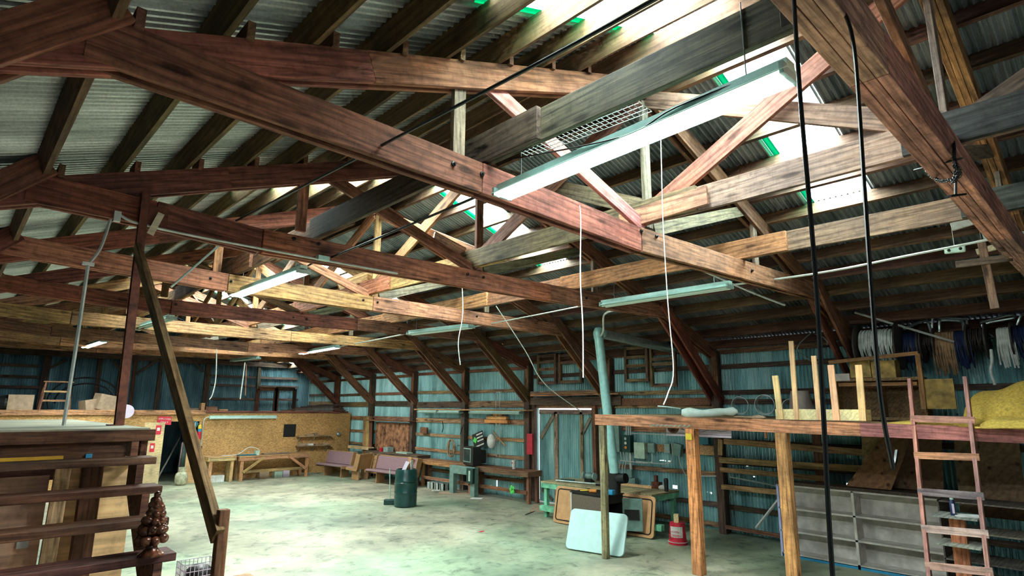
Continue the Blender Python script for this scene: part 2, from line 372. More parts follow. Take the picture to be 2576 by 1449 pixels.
def corr_wall(name,mat,P0,P1,ztop,holes=(),z0=0.0,nx=None,seg=6):
    """vertical corrugated wall from P0 to P1 (xy); ztop(t) gives the height; holes (t0,t1,z0,z1)"""
    P0=Vector((*P0,0));P1=Vector((*P1,0)); L_=(P1-P0).length; d=(P1-P0)/L_; nrm=Vector((-d.y,d.x,0)) if nx is None else Vector(nx)
    st=PITCH/seg; n=int(L_/st); mb=MB()
    for i in range(n):
        a=i*st;b=a+st;m_=(a+b)/2
        hs=[h for h in holes if h[0]<m_<h[1]]
        spans=[(z0,None)]
        if hs:
            spans=[]; zc=z0
            for h in sorted(hs,key=lambda q:q[2]):
                if h[2]>zc+.005: spans.append((zc,h[2]))
                zc=max(zc,h[3])
            spans.append((zc,None))
        for (p,q) in spans:
            qa=ztop(a) if q is None else q; qb=ztop(b) if q is None else q
            if qa<=p: continue
            A=P0+d*a+nrm*corr(a);B=P0+d*b+nrm*corr(b); k=len(mb.v)
            mb.v+=[A+Vector((0,0,p)),B+Vector((0,0,p)),B+Vector((0,0,qb)),A+Vector((0,0,qa))]; mb.f.append([k,k+1,k+2,k+3]); mb.m.append(0)
    o=mb.build(name,mat); so=o.modifiers.new('t','SOLIDIFY'); so.thickness=.002; return struct(o)
DY0,DY1,DZ=10.2,12.32,2.67
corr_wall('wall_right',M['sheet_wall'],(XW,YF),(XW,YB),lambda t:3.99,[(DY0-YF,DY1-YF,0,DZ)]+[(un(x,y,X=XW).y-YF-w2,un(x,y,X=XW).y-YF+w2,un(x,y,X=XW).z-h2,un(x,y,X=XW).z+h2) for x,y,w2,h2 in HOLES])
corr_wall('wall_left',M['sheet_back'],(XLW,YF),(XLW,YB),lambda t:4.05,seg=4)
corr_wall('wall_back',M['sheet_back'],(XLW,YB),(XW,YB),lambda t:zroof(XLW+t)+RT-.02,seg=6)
corr_wall('wall_front',M['sheet_back'],(XLW,YF),(XW,YF),lambda t:zroof(XLW+t)+RT-.02,[(.6,6.2,0,3.6)],seg=4)  # unseen opening added behind the camera, sized to let sky light in
# ---------------------------------------------------------------- trusses
RED=(.34,.145,.10); RED2=(.25,.095,.065); TAN=(.46,.26,.13); TANR=(.42,.21,.12); BROWN=(.24,.115,.07); DARK=(.12,.085,.065); GREY=(.25,.21,.17); GREEN_=(.22,.195,.135); PINK=(.60,.31,.25)
CH={0:dict(z=[(XL-.1,4.62),(3.4,4.62),(7.7,4.60),(XR+.3,4.66)],c=(PINK,PINK,PINK)),
 1:dict(px=[(346,68),(1216,409),(1614,572),(2070,716)],c=(RED2,RED,RED)),
 2:dict(px=[(125,447),(398,506),(664,576),(1387,716),(1690,768)],c=(RED2,RED2,RED,RED)),
 3:dict(px=[(10,585),(577,689),(940,745),(1404,814)],c=(TANR,TAN,TANR)),
 4:dict(px=[(10,690),(433,754),(900,801),(1225,835)],c=(RED2,RED2,RED)),
 5:dict(px=[(-20,758),(182,783),(734,833),(1050,858)],c=(TAN,TAN,TAN)),
 6:dict(px=[(-20,785),(132,818),(625,862),(935,874)],c=(BROWN,BROWN,TANR)),
 7:dict(px=[(-20,826),(154,845),(900,892)],c=(TAN,TAN)),
 8:dict(px=[(-40,848),(245,867),(760,897)],c=(TANR,TANR))}
def post_y(k): return YT(k)
NAMEK=['nearest','second','third','fourth','fifth','sixth','seventh','eighth','farthest']
HH=.27
trusses={}
for k in range(9):
    Y=YT(k); d=CH[k]; desc='%s timber roof truss%s'%(NAMEK[k],{0:' crossing the top right corner, pinkish and close overhead',1:' with the long reddish chord across the picture',2:' carrying the rusty steel column at its left',3:' whose tan chord passes below the lit middle tube',4:' with a dark reddish chord',5:' with a pale knotty chord',6:' with a dark brown chord, third before the back wall',7:' with a pale tan chord, second before the back wall',8:' just in front of the metal back wall'}[k])
    t=thing('roof_truss',desc,'roof truss',(XM,Y,HT),'timber roof trusses')
    trusses[k]=t
    pts=[(a,z) for a,z in d['z']] if 'z' in d else [tuple(un(x,y,Y=Y-.08))[0::2] for x,y in d['px']]
    # straighten: extend to the heels
    if k: 
        pts[0]=(XL-.15,pts[0][1]+(pts[1][1]-pts[0][1])/(pts[1][0]-pts[0][0])*(XL-.15-pts[0][0])) if abs(pts[1][0]-pts[0][0])>1.5 else (XL-.15,HT)
        pts[-1]=(XR+.15,pts[-1][1])
    near=.16
    for i in range(len(pts)-1):
        A=Vector((pts[i][0],Y,pts[i][1]));B=Vector((pts[i+1][0],Y,pts[i+1][1])); c=d['c'][min(i,len(d['c'])-1)]
        g=.004*(A-B).normalized()
        beam('bottom_chord',A-g,B+g,HH if k else .27,.05 if k else .062,c,t,top=True,n=3 if k==0 else 2,gap=.004 if k==0 else .055)
    rc={0:PINK,1:RED,2:RED2,3:RED2,4:RED2,5:TANR,6:BROWN,7:TAN,8:TANR}[k]
    zc=lambda X:HT
    # rafters: eave to ridge
    e=XW-.02
    kw=dict(n=3,gap=.004) if k==0 else dict(n=2,gap=.055)
    for s in (-1,1):
        P1=Vector((XM+s*(e-XM),Y,zroof(e)-.0)); P2=Vector((XM,Y,ZR))
        Q=P1+(P2-P1)*.49
        c=rc if s<0 else {0:TAN,1:BROWN,2:BROWN}.get(k,BROWN if k%2 else RED2)
        yo=Vector((0,.013,0)); P1=P1+yo;P2=P2+yo;Q=Q+yo
        beam('rafter',P1,Q,.24,.05,c,t,top=True,**kw); beam('rafter',Q,P2,.24,.05,c,t,top=True,**kw)
    # webs
    wc={1:(GREY,PINK),2:(RED,RED),3:(TAN,TANR),5:(TAN,TANR),4:(BROWN,BROWN)}.get(k,(TAN,TANR))
    xq=2.80; 
    beam('king_post',(XM,Y,HT-.02),(XM,Y,ZR-.05),.13,.05,GREY if k in(0,1) else wc[0],t,up=(1,0,0))
    for s in (-1,1):
        X=XM+s*(XM-xq); zt=zroof(X)-.22
        beam('post',(X,Y+.0,HT-.0),(X,Y,zt+.1),.12,.05,wc[0] if s<0 else GREY,t,up=(1,0,0))
        beam('diagonal',(XM+s*.1,Y,HT-.02),(X-s*.25,Y,zroof(X-s*.25)-.14),.15,.05,wc[1] if s<0 else GREEN_,t)
        # knee brace: paired boards from chord end down to the wall post
        K1=Vector((10.42,Y,4.74)) if s>0 else Vector((.40,Y,4.74)); K2=Vector((XM+s*(12.70-XM),Y,2.78 if s>0 else 2.82))
        for o_ in (-.105,.105):
            if k==0 and s>0: continue
            beam('knee_brace',K1+Vector((0,o_,0)),K2+Vector((0,o_,0)),.22,.05,{1:RED2,2:RED2}.get(k,BROWN) if s>0 else RED2,t)
    if k in(1,2,3,4):
        for X in (2.7,3.0,5.3,5.6,8.0): MB().lathe([(.022,0),(.022,.012),(.01,.016),(.01,.03)],8,(X,Y-.08,HT-.13),rot=Matrix.Rotation(math.pi/2,3,'X')).build('bolt',M['darkmetal'],t)
# gable frame on the back wall
t=thing('gable_frame','dark timber post frame standing against the metal back wall','wall frame',(XM,YB-.1,0))
for x in (110,178,245,300,335,400,520,650): 
    X=un(x,960,Y=YB-.12).x; beam('post',(X,YB-.12,0),(X,YB-.12,zroof(X)-.1),.14 if x not in(110,520) else .22,.1,DARK,t,up=(1,0,0))
zz=un(300,905,Y=YB-.12).z
beam('plate',(XLW+.1,YB-.2,zz+.1),(XW-.1,YB-.2,zz+.1),.2,.06,DARK,t)
for (x0,x1,ys) in ((-120,100,(912,942,970)),(530,750,(945,968,1003))):
    for y in ys:
        a=un(x0,y,Y=YB-.1);b=un(x1,y,Y=YB-.1); b.z=a.z; beam('girt',a,b,.1,.05,DARK,t)
for (a,b) in (((120,928),(170,905)),((285,908),(305,935)),((342,940),(398,905)),((485,905),(512,935))):
    beam('brace',un(*a,Y=YB-.22),un(*b,Y=YB-.22),.09,.04,DARK,t)
# ---------------------------------------------------------------- lengthwise beams, ridge bracing
def ybeam(X,Y0,Y1,z,h,c,name,label,cat,group=None,tt=.05,dz=0):
    o=beam(name,(X,Y0,z+dz),(X,Y1,z),h,tt,c); tag(o,label,cat,group); return o
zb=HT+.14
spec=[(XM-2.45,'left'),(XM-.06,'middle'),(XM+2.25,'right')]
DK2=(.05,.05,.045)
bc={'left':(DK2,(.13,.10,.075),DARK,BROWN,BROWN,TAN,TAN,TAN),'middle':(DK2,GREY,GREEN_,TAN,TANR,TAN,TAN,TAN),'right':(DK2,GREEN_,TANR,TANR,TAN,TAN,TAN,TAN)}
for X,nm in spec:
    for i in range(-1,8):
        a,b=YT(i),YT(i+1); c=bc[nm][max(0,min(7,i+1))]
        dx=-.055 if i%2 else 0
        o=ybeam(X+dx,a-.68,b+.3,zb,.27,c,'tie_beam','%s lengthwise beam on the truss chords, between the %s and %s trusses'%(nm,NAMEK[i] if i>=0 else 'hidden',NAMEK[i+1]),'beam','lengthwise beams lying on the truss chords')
for i in range(-1,8):
    a,b=YT(i),YT(i+1)
    lab='between the %s and %s trusses'%(NAMEK[i] if i>=0 else 'hidden',NAMEK[i+1])
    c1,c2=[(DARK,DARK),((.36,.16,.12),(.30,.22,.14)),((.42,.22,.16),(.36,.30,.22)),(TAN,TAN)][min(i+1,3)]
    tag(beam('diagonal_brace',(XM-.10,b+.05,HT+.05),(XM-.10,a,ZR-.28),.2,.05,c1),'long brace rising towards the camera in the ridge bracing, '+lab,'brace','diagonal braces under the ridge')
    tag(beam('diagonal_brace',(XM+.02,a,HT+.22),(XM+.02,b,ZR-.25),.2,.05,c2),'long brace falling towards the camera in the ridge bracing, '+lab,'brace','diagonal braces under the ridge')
# ---------------------------------------------------------------- purlins
def purlin(X,side,label):
    z=zroof(X)+RT/2; ang=math.atan(SL)*(1 if side=='L' else -1)
    up=(-math.sin(ang),0,math.cos(ang)); c=(.17,.10,.05) if side=='L' else (.16,.095,.065)
    o=beam('purlin',(X,YF,z),(X,YB,z),RT-.01,.05,c,up=up,mat=M['plank'],bevel=0); tag(o,label,'purlin','purlins on the %s roof slope'%('left' if side=='L' else 'right'))
x=.44-.58*4; i=0; xs=[]
while x<XM-.1: xs.append(x); x+=.56
for i,X in enumerate(xs): purlin(X,'L','%s purlin up from the left eave, under the grey roof sheets'%ORD[i])
xs=[]; x=XW-.12
while x>XM+.1: xs.append(x); x-=.56
for i,X in enumerate(xs): purlin(X,'R','%s purlin up from the right wall, under the dull roof sheets'%ORD[i])
# splice cleats beside the left purlins at trusses are part of nothing else: short blocks
for i,X in enumerate([.44,1.02,1.58,2.14,2.70,3.26,3.83,4.39]):
    for k in (1,2):
        o=beam('cleat',(X+.06,YT(k)-.1,zroof(X)+.06),(X+.06,YT(k)+.16,zroof(X)+.06),.12,.05,BROWN,mat=M['plank'])
        tag(o,'short wooden cleat holding the %s left purlin on the %s truss'%(ORD[i+4],NAMEK[k]),'cleat','purlin cleats')
# ---------------------------------------------------------------- right wall frame
for k in range(1,9):
    Y=YT(k); w_=.2 if k!=4 else .22
    o=beam('wall_post',(XW-.13,Y,0),(XW-.13,Y,3.9),w_,.18,DARK if k<8 else BROWN,up=(0,1,0)); tag(o,'dark rough post on the right wall, below the %s truss'%NAMEK[k],'post','posts of the right wall')
    if k>1:
        b=beam('board',(XW-.26,Y-.06,2.95 if k>2 else 3.0),(XW-.26,Y-.06,3.85),.13,.04,BROWN,up=(0,1,0)); tag(b,'short board nailed to the top of the wall post below the %s truss'%NAMEK[k],'board','boards on the post tops')
G={ 'far':(3.78,3.12,2.72,2.17,1.65,1.13,.5),'mid':(3.94,3.55,3.0,2.72,2.15,1.65,1.2,.55,.1),'near':(3.9,3.55,2.98,2.75,1.9,1.46,.92,.5)}
WG={2.72:.2,2.15:.2,2.17:.16}
for k in range(1,9):
    y0,y1=YT(k),YT(k+1); 
    zs=G['far'] if k>=4 else G['near'] if k<2 else G['mid']
    for j,z in enumerate(zs):
        if k==3 and z<2.7: 
            continue
        c=DARK if k<2 or R_.random()<.25 else (.36,.22,.13)
        if k>=4 and z<2.3: c=(.42,.25,.14)
        if z>3.7: c=BROWN
        zz=z+R_.uniform(-.02,.02)
        o=beam('girt',(XW-.05,y0+.1,zz),(XW-.05,y1-.1,zz+R_.uniform(-.02,.02)),WG.get(z,.1),.045,c); tag(o,'%s horizontal board up the right wall, between the %s and %s truss posts'%(ORD[len(zs)-1-j],NAMEK[k],NAMEK[k+1] if k<8 else 'corner'),'wall board','horizontal boards of the right wall')
o=beam('girt',(XW-.05,YF,3.9),(XW-.05,YT(1),3.9),.15,.05,DARK); tag(o,'dark top board of the right wall above the wire spools','wall board')
for z in (3.0,2.0,1.2,.5): 
    o=beam('girt',(XW-.05,YF,z),(XW-.05,YT(1)-.1,z),.1,.05,DARK); tag(o,'dark horizontal board behind the loft clutter, %s up the near end of the right wall'%{3.0:'fourth',2.0:'third',1.2:'second',.5:'first'}[z],'wall board')
# door in the right wall
d=MB()
P0=DY0+.03
n=int((DY1-DY0-.12)/(PITCH/6))
for i in range(n):
    a=P0+i*PITCH/6;b=a+PITCH/6; k=len(d.v); d.v+=[Vector((XW-.03+corr(a),a,.03)),Vector((XW-.03+corr(b),b,.03)),Vector((XW-.03+corr(b),b,2.52)),Vector((XW-.03+corr(a),a,2.52))]; d.f.append([k,k+1,k+2,k+3]); d.m.append(0)
D=d.build('door_1',M['sheet_wall']); struct(D); so=D.modifiers.new('t','SOLIDIFY'); so.thickness=.002
for (y0,z0,y1,z1,h_,c) in ((12.2,2.5,10.25,2.5,.12,GREY),(11.55,0.05,11.55,2.5,.13,(.42,.33,.24)),(10.62,.05,10.62,2.5,.11,(.36,.28,.2)),(12.15,1.75,11.6,2.45,.11,GREY),(10.3,2.35,10.6,1.9,.09,GREY),(12.1,.35,11.7,.0+.1,.09,GREY)):
    beam('door_board',(XW-.075,y0,z0),(XW-.075,y1,z1),h_,.03,c,D,up=(0,0,1) if y0!=y1 else (0,1,0))
for (y0,y1,nm) in ((DY1+.0,DY1+.14,'left'),(DY0-.14,DY0,'right')):
    o=beam('door_jamb',(XW-.1,(y0+y1)/2,0),(XW-.1,(y0+y1)/2,2.72),.12,.12,DARK if nm=='left' else BROWN,up=(0,1,0)); tag(o,'upright timber at the %s side of the metal wall door'%nm,'door post')
o=beam('header_beam',(XW-.14,DY0-1.0,2.80),(XW-.14,DY1+.4,2.80),.22,.12,DARK); tag(o,'heavy dark header timber above the metal wall door','beam')
# ================================================================ lamps
def tube_light(A,B,lit,label,power=0,two=True,hang=.35,group='fluorescent strip lights'):
    A=Vector(A);B=Vector(B); L_=(B-A).length; F=frame(A,B); mid=(A+B)/2
    t=thing('strip_light',label,'strip light',mid+Vector((0,0,.06)),group)
    b=MB(); b.box(mid+F@Vector((0,0,.05)),(L_,.10,.06),F)
    for s in (-1,1):
        b.poly([mid+F@Vector((-L_/2,s*.05,.03)),mid+F@Vector((-L_/2,s*.115,-.012)),mid+F@Vector((-L_/2,s*.11,-.016)),mid+F@Vector((-L_/2,s*.05,.02))],F@Vector((L_,0,0)))
    b.build('housing',M['fix'],t)
    for s in (-1,1): MB().box(mid+F@Vector((s*(L_/2-.012),0,.005)),(.024,.20,.07),F).build('end_plate',M['fixgrey'],t)
    for s in ((-.055,.055) if two else (0,)):
        b=MB(); b.tube([mid+F@Vector((-L_/2+.03,s,-.02)),mid+F@Vector((L_/2-.03,s,-.02))],.019,10); b.build('tube',M['tube'] if lit else M['tube_off'],t,smooth=True)
    for s in (-1,1):
        if hang: 
            c=MB(); p=mid+F@Vector((s*(L_/2-.25),0,.08)); c.tube([p,p+Vector((0,0,hang))],.004,5); c.build('chain',M['steel'],t)
    if lit and power:
        l=bpy.data.lights.new('tube_glow','AREA'); l.shape='RECTANGLE'; l.size=L_; l.size_y=.16; l.energy=power; l.color=(.9,1,.95)
        lo=bpy.data.objects.new('tube_glow',l); col.objects.link(lo); lo.matrix_world=Matrix.Translation(mid+Vector((0,0,-.06)))@F.to_4x4()
    return t
ZL=4.36
tube_light((3.18,3.49,ZL),(3.08,1.06,ZL+.02),True,'brightly lit long strip light, nearest the camera',power=150,hang=.5)
tube_light((3.20,9.86,ZL),(3.27,7.5,ZL+.02),True,'lit strip light in the middle of the left row, glowing below the tan chord',power=240,hang=.4)
tube_light(un(342,828,Z=ZL),un(432,800,Z=ZL),False,'dark strip light partly behind the leaning board',hang=.3)
tube_light(un(214,873,Z=ZL),un(262,858,Z=ZL),True,'small looking lit strip light far left, before the back wall',power=170,hang=.2)
tube_light(un(1516,768,Z=ZL),un(1838,720,Z=ZL),False,'dark strip light above the stove pipe elbow, nearest of the right row',hang=.25)
tube_light(un(1030,840,Z=ZL),un(1187,822,Z=ZL),False,'dark strip light second in the right row, in the picture centre',hang=.25)
tube_light(un(758,889,Z=ZL),un(850,873,Z=ZL),True,'lit strip light of the right row, above the chipboard wall end',power=220,hang=.2)
tube_light(un(584,908,Z=ZL),un(650,901,Z=ZL),False,'dark strip light farthest back in the right row',hang=.2)
tube_light((10.6,.3,ZL-.02),(11.6,3.5,ZL-.15),False,'dark strip light among the cabinet fittings at the right edge',hang=0) if False else None
# ================================================================ chipboard room at the back
YO=23.2; ZO=2.36
M['paintred']=plain('red_paint',(.62,.02,.05),.4); M['signred']=plain('sign_red',(.7,.03,.06),.5); M['blue']=plain('blue_plastic',(.03,.3,.55),.4)
M['teal']=plain('teal_paint',(.02,.16,.2),.4); M['yellow']=plain('yellow_paint',(.85,.6,.05),.4); M['orange']=plain('orange_paint',(.85,.3,.05),.5)
M['purple']=plain('mauve_upholstery',(.30,.18,.20),.9,scale=40); M['pewwood']=plain('varnished_oak',(.40,.22,.10),.45,var=.12,scale=3)
M['mint']=plain('worn_mint_paint',(.22,.62,.40),.55,var=.3,scale=5); M['greygreen']=plain('grey_green_enamel',(.2,.33,.3),.45,.2)
M['greenbox']=plain('pale_green_enamel',(.5,.68,.56),.45,.1); M['tabletop']=plain('pale_aqua_plastic',(.46,.67,.66),.45,var=.06); M['browntop']=plain('tan_hardboard',(.62,.33,.15),.6,var=.1)
M['cardboard']=plain('cardboard',(.42,.3,.2),.9); M['paper']=plain('paper',(.8,.8,.78),.8); M['lilac']=plain('lilac_poster',(.66,.56,.7),.7,var=.05)
M['foam']=plain('yellow_foam',(.62,.42,.08),.95,var=.2,scale=30); M['rope_white']=plain('white_strands',(.8,.9,.84),.7,var=.2); M['rope_tan']=plain('tan_strands',(.42,.26,.14),.8,var=.3); M['rope_blue']=plain('blue_black_strands',(.015,.03,.11),.4,var=.3)
M['shelfwhite']=plain('grimy_white_board',(.62,.58,.54),.7,var=.2,scale=4); M['bluepaint']=plain('lilac_blue_board',(.5,.52,.85),.6); M['pine']=wood('new_pine',contrast=.35,knots=False); M['ply']=wood('plywood',grain=.45,contrast=.55)
M['glass']=plain('dark_glass',(.03,.06,.06),.1); M['tv']=plain('television_black',(.02,.02,.02),.35); M['bronze']=plain('dark_bronze_carving',(.12,.04,.02),.22,.2,var=.9,scale=22)
M['drum']=plain('dark_green_plastic_drum',(.01,.06,.055),.3,var=.25); M['concrete']=plain('cinder_block_grey',(.35,.4,.36),.9); M['screen']=plain('brown_speaker_mesh',(.16,.12,.09),.8,scale=120,var=.4)
M['brick']=plain('peeling_red_board',(.38,.17,.085),.8,var=.55,scale=5); M['cloth']=plain('pale_aqua_cloth',(.75,.93,.88),.8,var=.08); M['cream']=plain('dirty_cream_paint',(.5,.48,.33),.6,var=.3); M['flexgreen']=plain('bright_green',(.1,.75,.12),.6)
DX0,DX1,DZ0=5.55,6.75,2.08
def panel(x0,x1,z0,z1,name='wall_partition',mat='osb',th=.03):
    return MB().bx(x0,x1,YO-th/2,YO+th/2,z0,z1)
w_=MB(); w_.bx(XLW+.05,DX0,YO,YO+.03,0,ZO); w_.bx(DX0,DX1,YO,YO+.03,DZ0,ZO); w_.bx(DX1,12.64,YO,YO+.03,0,ZO)
o=w_.build('wall_partition',M['osb']); struct(o)
o=MB().bx(12.61,12.64,YO+.03,YB-.3,0,ZO).build('wall_partition.001',M['osb']); struct(o)
o=MB().bx(XLW+.1,12.45,YO-.02,YB-.3,ZO,ZO+.06).build('deck',M['plank'],color=(.3,.22,.13)); tag(o,'flat timber storage deck forming the roof of the chipboard room','deck')
o=beam('rim_board',(XLW+.1,YO-.05,ZO+.03),(6.9,YO-.05,ZO+.03),.16,.05,TAN); tag(o,'tan board along the top of the chipboard wall, left part','board')
o=beam('rim_board',(6.9,YO-.03,ZO+.05),(12.5,YO-.03,ZO+.03),.07,.05,RED2); tag(o,'thin dark reddish board along the top of the chipboard wall, right part','board')
o=MB().bx(6.42,6.78,YO-.06,YO-.02,0,1.15).build('wall_board',M['pine'],color=(.8,.5,.25)); tag(o,'pale pine board standing right of the dark doorway beside the gas bottle','board')
# door leaf, leaning open at the left
t=thing('chipboard_door','chipboard door leaf with red stickers, swung open left of the dark doorway','door',(5.3,22.9,0))
A=un(370,1058,Y=YO-.25);B=un(412,1058,Y=YO-.4); ang=math.atan2(B.y-A.y,B.x-A.x)
MB().box(((A.x+B.x)/2,(A.y+B.y)/2,1.04),((B-A).length+.1,.03,2.04),rotz(math.degrees(ang))).build('leaf',M['pine'],t,color=(.72,.56,.32))
f=Vector((math.cos(ang),math.sin(ang),0)); nn=Vector((f.y,-f.x,0)); 
for (u_,z,w2,h2) in ((.12,1.82,.16,.30),(.0,1.25,.14,.28)):
    c=(A+B)/2; c=Vector((c.x,c.y,z))+f*u_+nn*.02
    s=MB().box(c,(w2,.004,h2),rotz(math.degrees(ang))).build('sticker',M['signred'],t); 
    MB().box(c+nn*.004+Vector((0,0,.02)),(w2*.55,.003,h2*.35),rotz(math.degrees(ang))).build('white_patch',M['white'],s)
def sign(name,label,cx,cy,w,h,mat,Y=YO-.03,tilt=0,txt=(),cat='sign'):
    c=un(cx,cy,Y=Y); t=thing(name,label,cat,c); R=Matrix.Rotation(math.radians(tilt),3,'Y')
    MB().box(c,(w,.012,h),R).build('plate',mat,t)
    for (b,s,dx,dz,m_) in txt: text(b,s,c+Vector((dx,-.009,dz)),R@Vector((1,0,0)),R@Vector((0,0,1)),m_,t)
    return t,c
sign('door_sign','red sign with white capitals above the dark doorway','',0,0,0,None) if False else None
sign('door_sign','red sign with white capitals hanging over the dark doorway corner',414,1058,.42,.27,M['signred'],tilt=3,txt=(('EMPLOYEES',.075,0,.05,M['white']),('ONLY',.09,0,-.06,M['white'])))
t,c=sign('hazard_tag','small orange red strip nailed above the red doorway sign',410,1043,.2,.06,M['orange'],tilt=-5)
# dark diamond sign with N
c=un(487,1070,Y=YO-.03); t=thing('shield_sign','dark teal shield sign bearing a white letter N','sign',c)
pts=[c+Vector(p) for p in ((-.17,0,.13),(.1,0,.13),(.17,0,.05),(.02,0,-.2),(-.17,0,.0))]
MB().poly(pts,(0,.012,0)).build('plate',M['teal'],t); text('N',.22,c+Vector((-.01,-.008,.02)),(1,0,0),(0,0,1),M['white'],t)
# extinguisher
c=un(502,1085,Y=YO-.12); t=thing('fire_extinguisher','red fire extinguisher with a yellow cap hanging on the chipboard wall','extinguisher',c)
MB().lathe([(.055,-.26),(.06,-.24),(.06,.0),(.045,.04),(.02,.06)],14,c).build('cylinder',M['paintred'],t,smooth=True)
MB().lathe([(.05,.08),(.065,.1),(.055,.2),(.02,.24)],12,c).build('cap',M['yellow'],t,smooth=True)
MB().lathe([(.058,-.02),(.062,.0),(.062,.07),(.058,.08)],12,c).build('collar',M['blue'],t)
MB().bx(c.x-.02,c.x+.02,c.y+.03,YO,c.z-.05,c.z+.0).build('bracket',M['darkmetal'],t)
# light fixture on the wall with conduit
a=un(527,1050,Y=YO-.06); b=un(695,1050,Y=YO-.06); t=thing('wall_strip_light','pale unlit strip light fixed high on the chipboard wall','strip light',((a.x+b.x)/2,YO-.06,a.z))
MB().bx(a.x,b.x,YO-.11,YO,a.z-.06,a.z+.06).build('housing',M['fix'],t)
MB().tube([(a.x+.05,YO-.12,a.z-.03),(b.x-.05,YO-.12,a.z-.03)],.018,8).build('tube',M['tube_off'],t,smooth=True)
cord('power_lead',[(a.x,YO-.05,a.z),(a.x-.12,YO-.05,a.z-.02),un(512,1062,Y=YO-.05),un(508,1100,Y=YO-.05),un(505,1122,Y=YO-.05)],.018,M['conduit'],'grey power lead hanging from the wall strip light beside the fire extinguisher','lead')
c=un(505,1125,Y=YO-.05); o=MB().bx(c.x-.04,c.x+.04,c.y-.03,c.y+.03,c.z-.08,c.z+.04).build('plug',M['black']); tag(o,'black plug at the end of the grey lead','plug')
c=un(729,1083,Y=YO-.02); o=MB().bx(c.x-.24,c.x+.24,YO-.025,YO,c.z-.24,c.z+.24).build('hatch_board',M['black']); tag(o,'square black board on the chipboard wall','board')
c=un(852,1092,Y=YO-.06); o=MB().ell(c,(.1,.06,.08)).build('wall_lamp',M['steel'],smooth=True); tag(o,'small silver lamp head on the right of the chipboard wall','lamp')
# wall shelves
t=thing('wall_shelf','two narrow bracketed shelves on the chipboard wall with scraps on them','shelf',(11,YO-.15,1.1))
for z in (un(785,1097,Y=YO-.15).z,un(785,1121,Y=YO-.15).z):
    MB().bx(10.32,11.75,YO-.3,YO,z-.015,z+.015).build('board',M['plank'],t,color=(.45,.33,.2))
    for X in (10.4,11.0,11.6): MB().bar((X,YO-.25,z-.02),(X,YO-.01,z-.22),.02,.02).build('bracket',M['fixgrey'],t)
z1=un(785,1097,Y=YO-.15).z+.015; z2=un(785,1121,Y=YO-.15).z+.015
for i,(X,z,w2,h2,m_) in enumerate([(10.8,z1,.3,.06,'cardboard'),(10.95,z1+.0,.14,.1,'plank'),(10.5,z2,.25,.09,'cardboard'),(10.85,z2,.2,.07,'paper'),(11.15,z2,.22,.05,'plank'),(11.45,z2,.18,.07,'cardboard')]):
    if i==1: X=11.05
    o=MB().bx(X-w2/2,X+w2/2,YO-.25,YO-.08,z,z+h2).build('wood_scrap',M[m_],color=(.4,.3,.2)); tag(o,'%s scrap from the left on the %s wall shelf'%(('first','second','first','second','third','fourth')[i],'upper' if i<2 else 'lower'),'scrap')
# benches before the chipboard wall
def workbench(label,x0,x1,y0,y1,ztop,c,brace=True,th=.12,legs=None,cols=None):
    t=thing('workbench',label,'workbench',((x0+x1)/2,(y0+y1)/2,0))
    m_=M['plank']; MB().bx(x0,x1,y0,y1,ztop-.035,ztop).build('bench_top',m_,t,color=c)
    ax=(x1-x0)>(y1-y0)
    for (a,b) in (((x0,y0+.03),(x1,y0+.03)),((x0,y1-.03),(x1,y1-.03)),((x0+.03,y0),(x0+.03,y1)),((x1-.03,y0),(x1-.03,y1))): beam('apron',(a[0],a[1],ztop-.035-th/2),(b[0],b[1],ztop-.035-th/2),th,.035,c,t,mat=m_)
    for X in (x0+.12,x1-.12):
        for Y in (y0+.09,y1-.09): beam('leg',(X,Y,0),(X,Y,ztop-.04),.1,.09,c,t,up=(1,0,0),mat=m_)
    if brace:
        if ax:
            beam('stretcher',(x0+.1,y0+.06,.32),(x1-.1,y0+.06,.32),.1,.035,c,t,mat=m_)
            for s,X in ((1,x0+.12),(-1,x1-.12)): beam('brace',(X+s*.05,y0+.02,.3),(X+s*.75,y0+.02,ztop-.06),.09,.035,c,t,mat=m_)
        else:
            beam('stretcher',(x0+.06,y0+.1,.3),(x0+.06,y1-.1,.3),.1,.035,c,t,mat=m_)
    return t
workbench('braced tan workbench in the middle of the chipboard wall',7.95,10.6,22.35,23.05,.86,TAN)
t=workbench('plain tan workbench left of the braced one, under the extinguisher',6.95,7.9,22.5,23.1,.88,(.58,.38,.2),brace=False)
o=MB().bx(8.9,9.9,22.6,22.9,.87,.9).build('tool_pile',M['plank'],color=GREY); tag(o,'flat grey board lying on the braced workbench','board')
c=Vector((8.35,22.7,.89)); cord('looped_cable',[c+Vector(p) for p in ((-.9,0,.01),(-.4,-.1,.03),(0,0,.25),(.35,.0,.18),(.4,.05,.02),(.1,.1,.01))],.012,M['white'],'white looped cord lying on the workbenches at the chipboard wall','cord')
o=MB().bx(8.0,8.6,22.55,22.85,.865,.9).build('tool_tray',M['teal']); tag(o,'dark teal tray under the white cord on the workbench','tray')
c=un(645,1140,Y=22.7); o=MB().bx(c.x-.07,c.x+.07,22.6,22.75,.86,1.02).build('switch_box',M['greenbox']); tag(o,'small pale green box standing on the braced workbench','box')
for i,(x,y,w2) in enumerate([(545,1195,.5),(665,1178,.35),(700,1183,.3),(720,1180,.25)]):
    c=un(x,y,Y=22.8); o=MB().bx(c.x-w2/2,c.x+w2/2,22.75,22.95,0,.22+.05*(i%2)).build('storage_box',M[('paper','cardboard','greenbox','lilac')[i]]); tag(o,'%s pale box from the left on the floor under the workbenches'%ORD[i],'box')
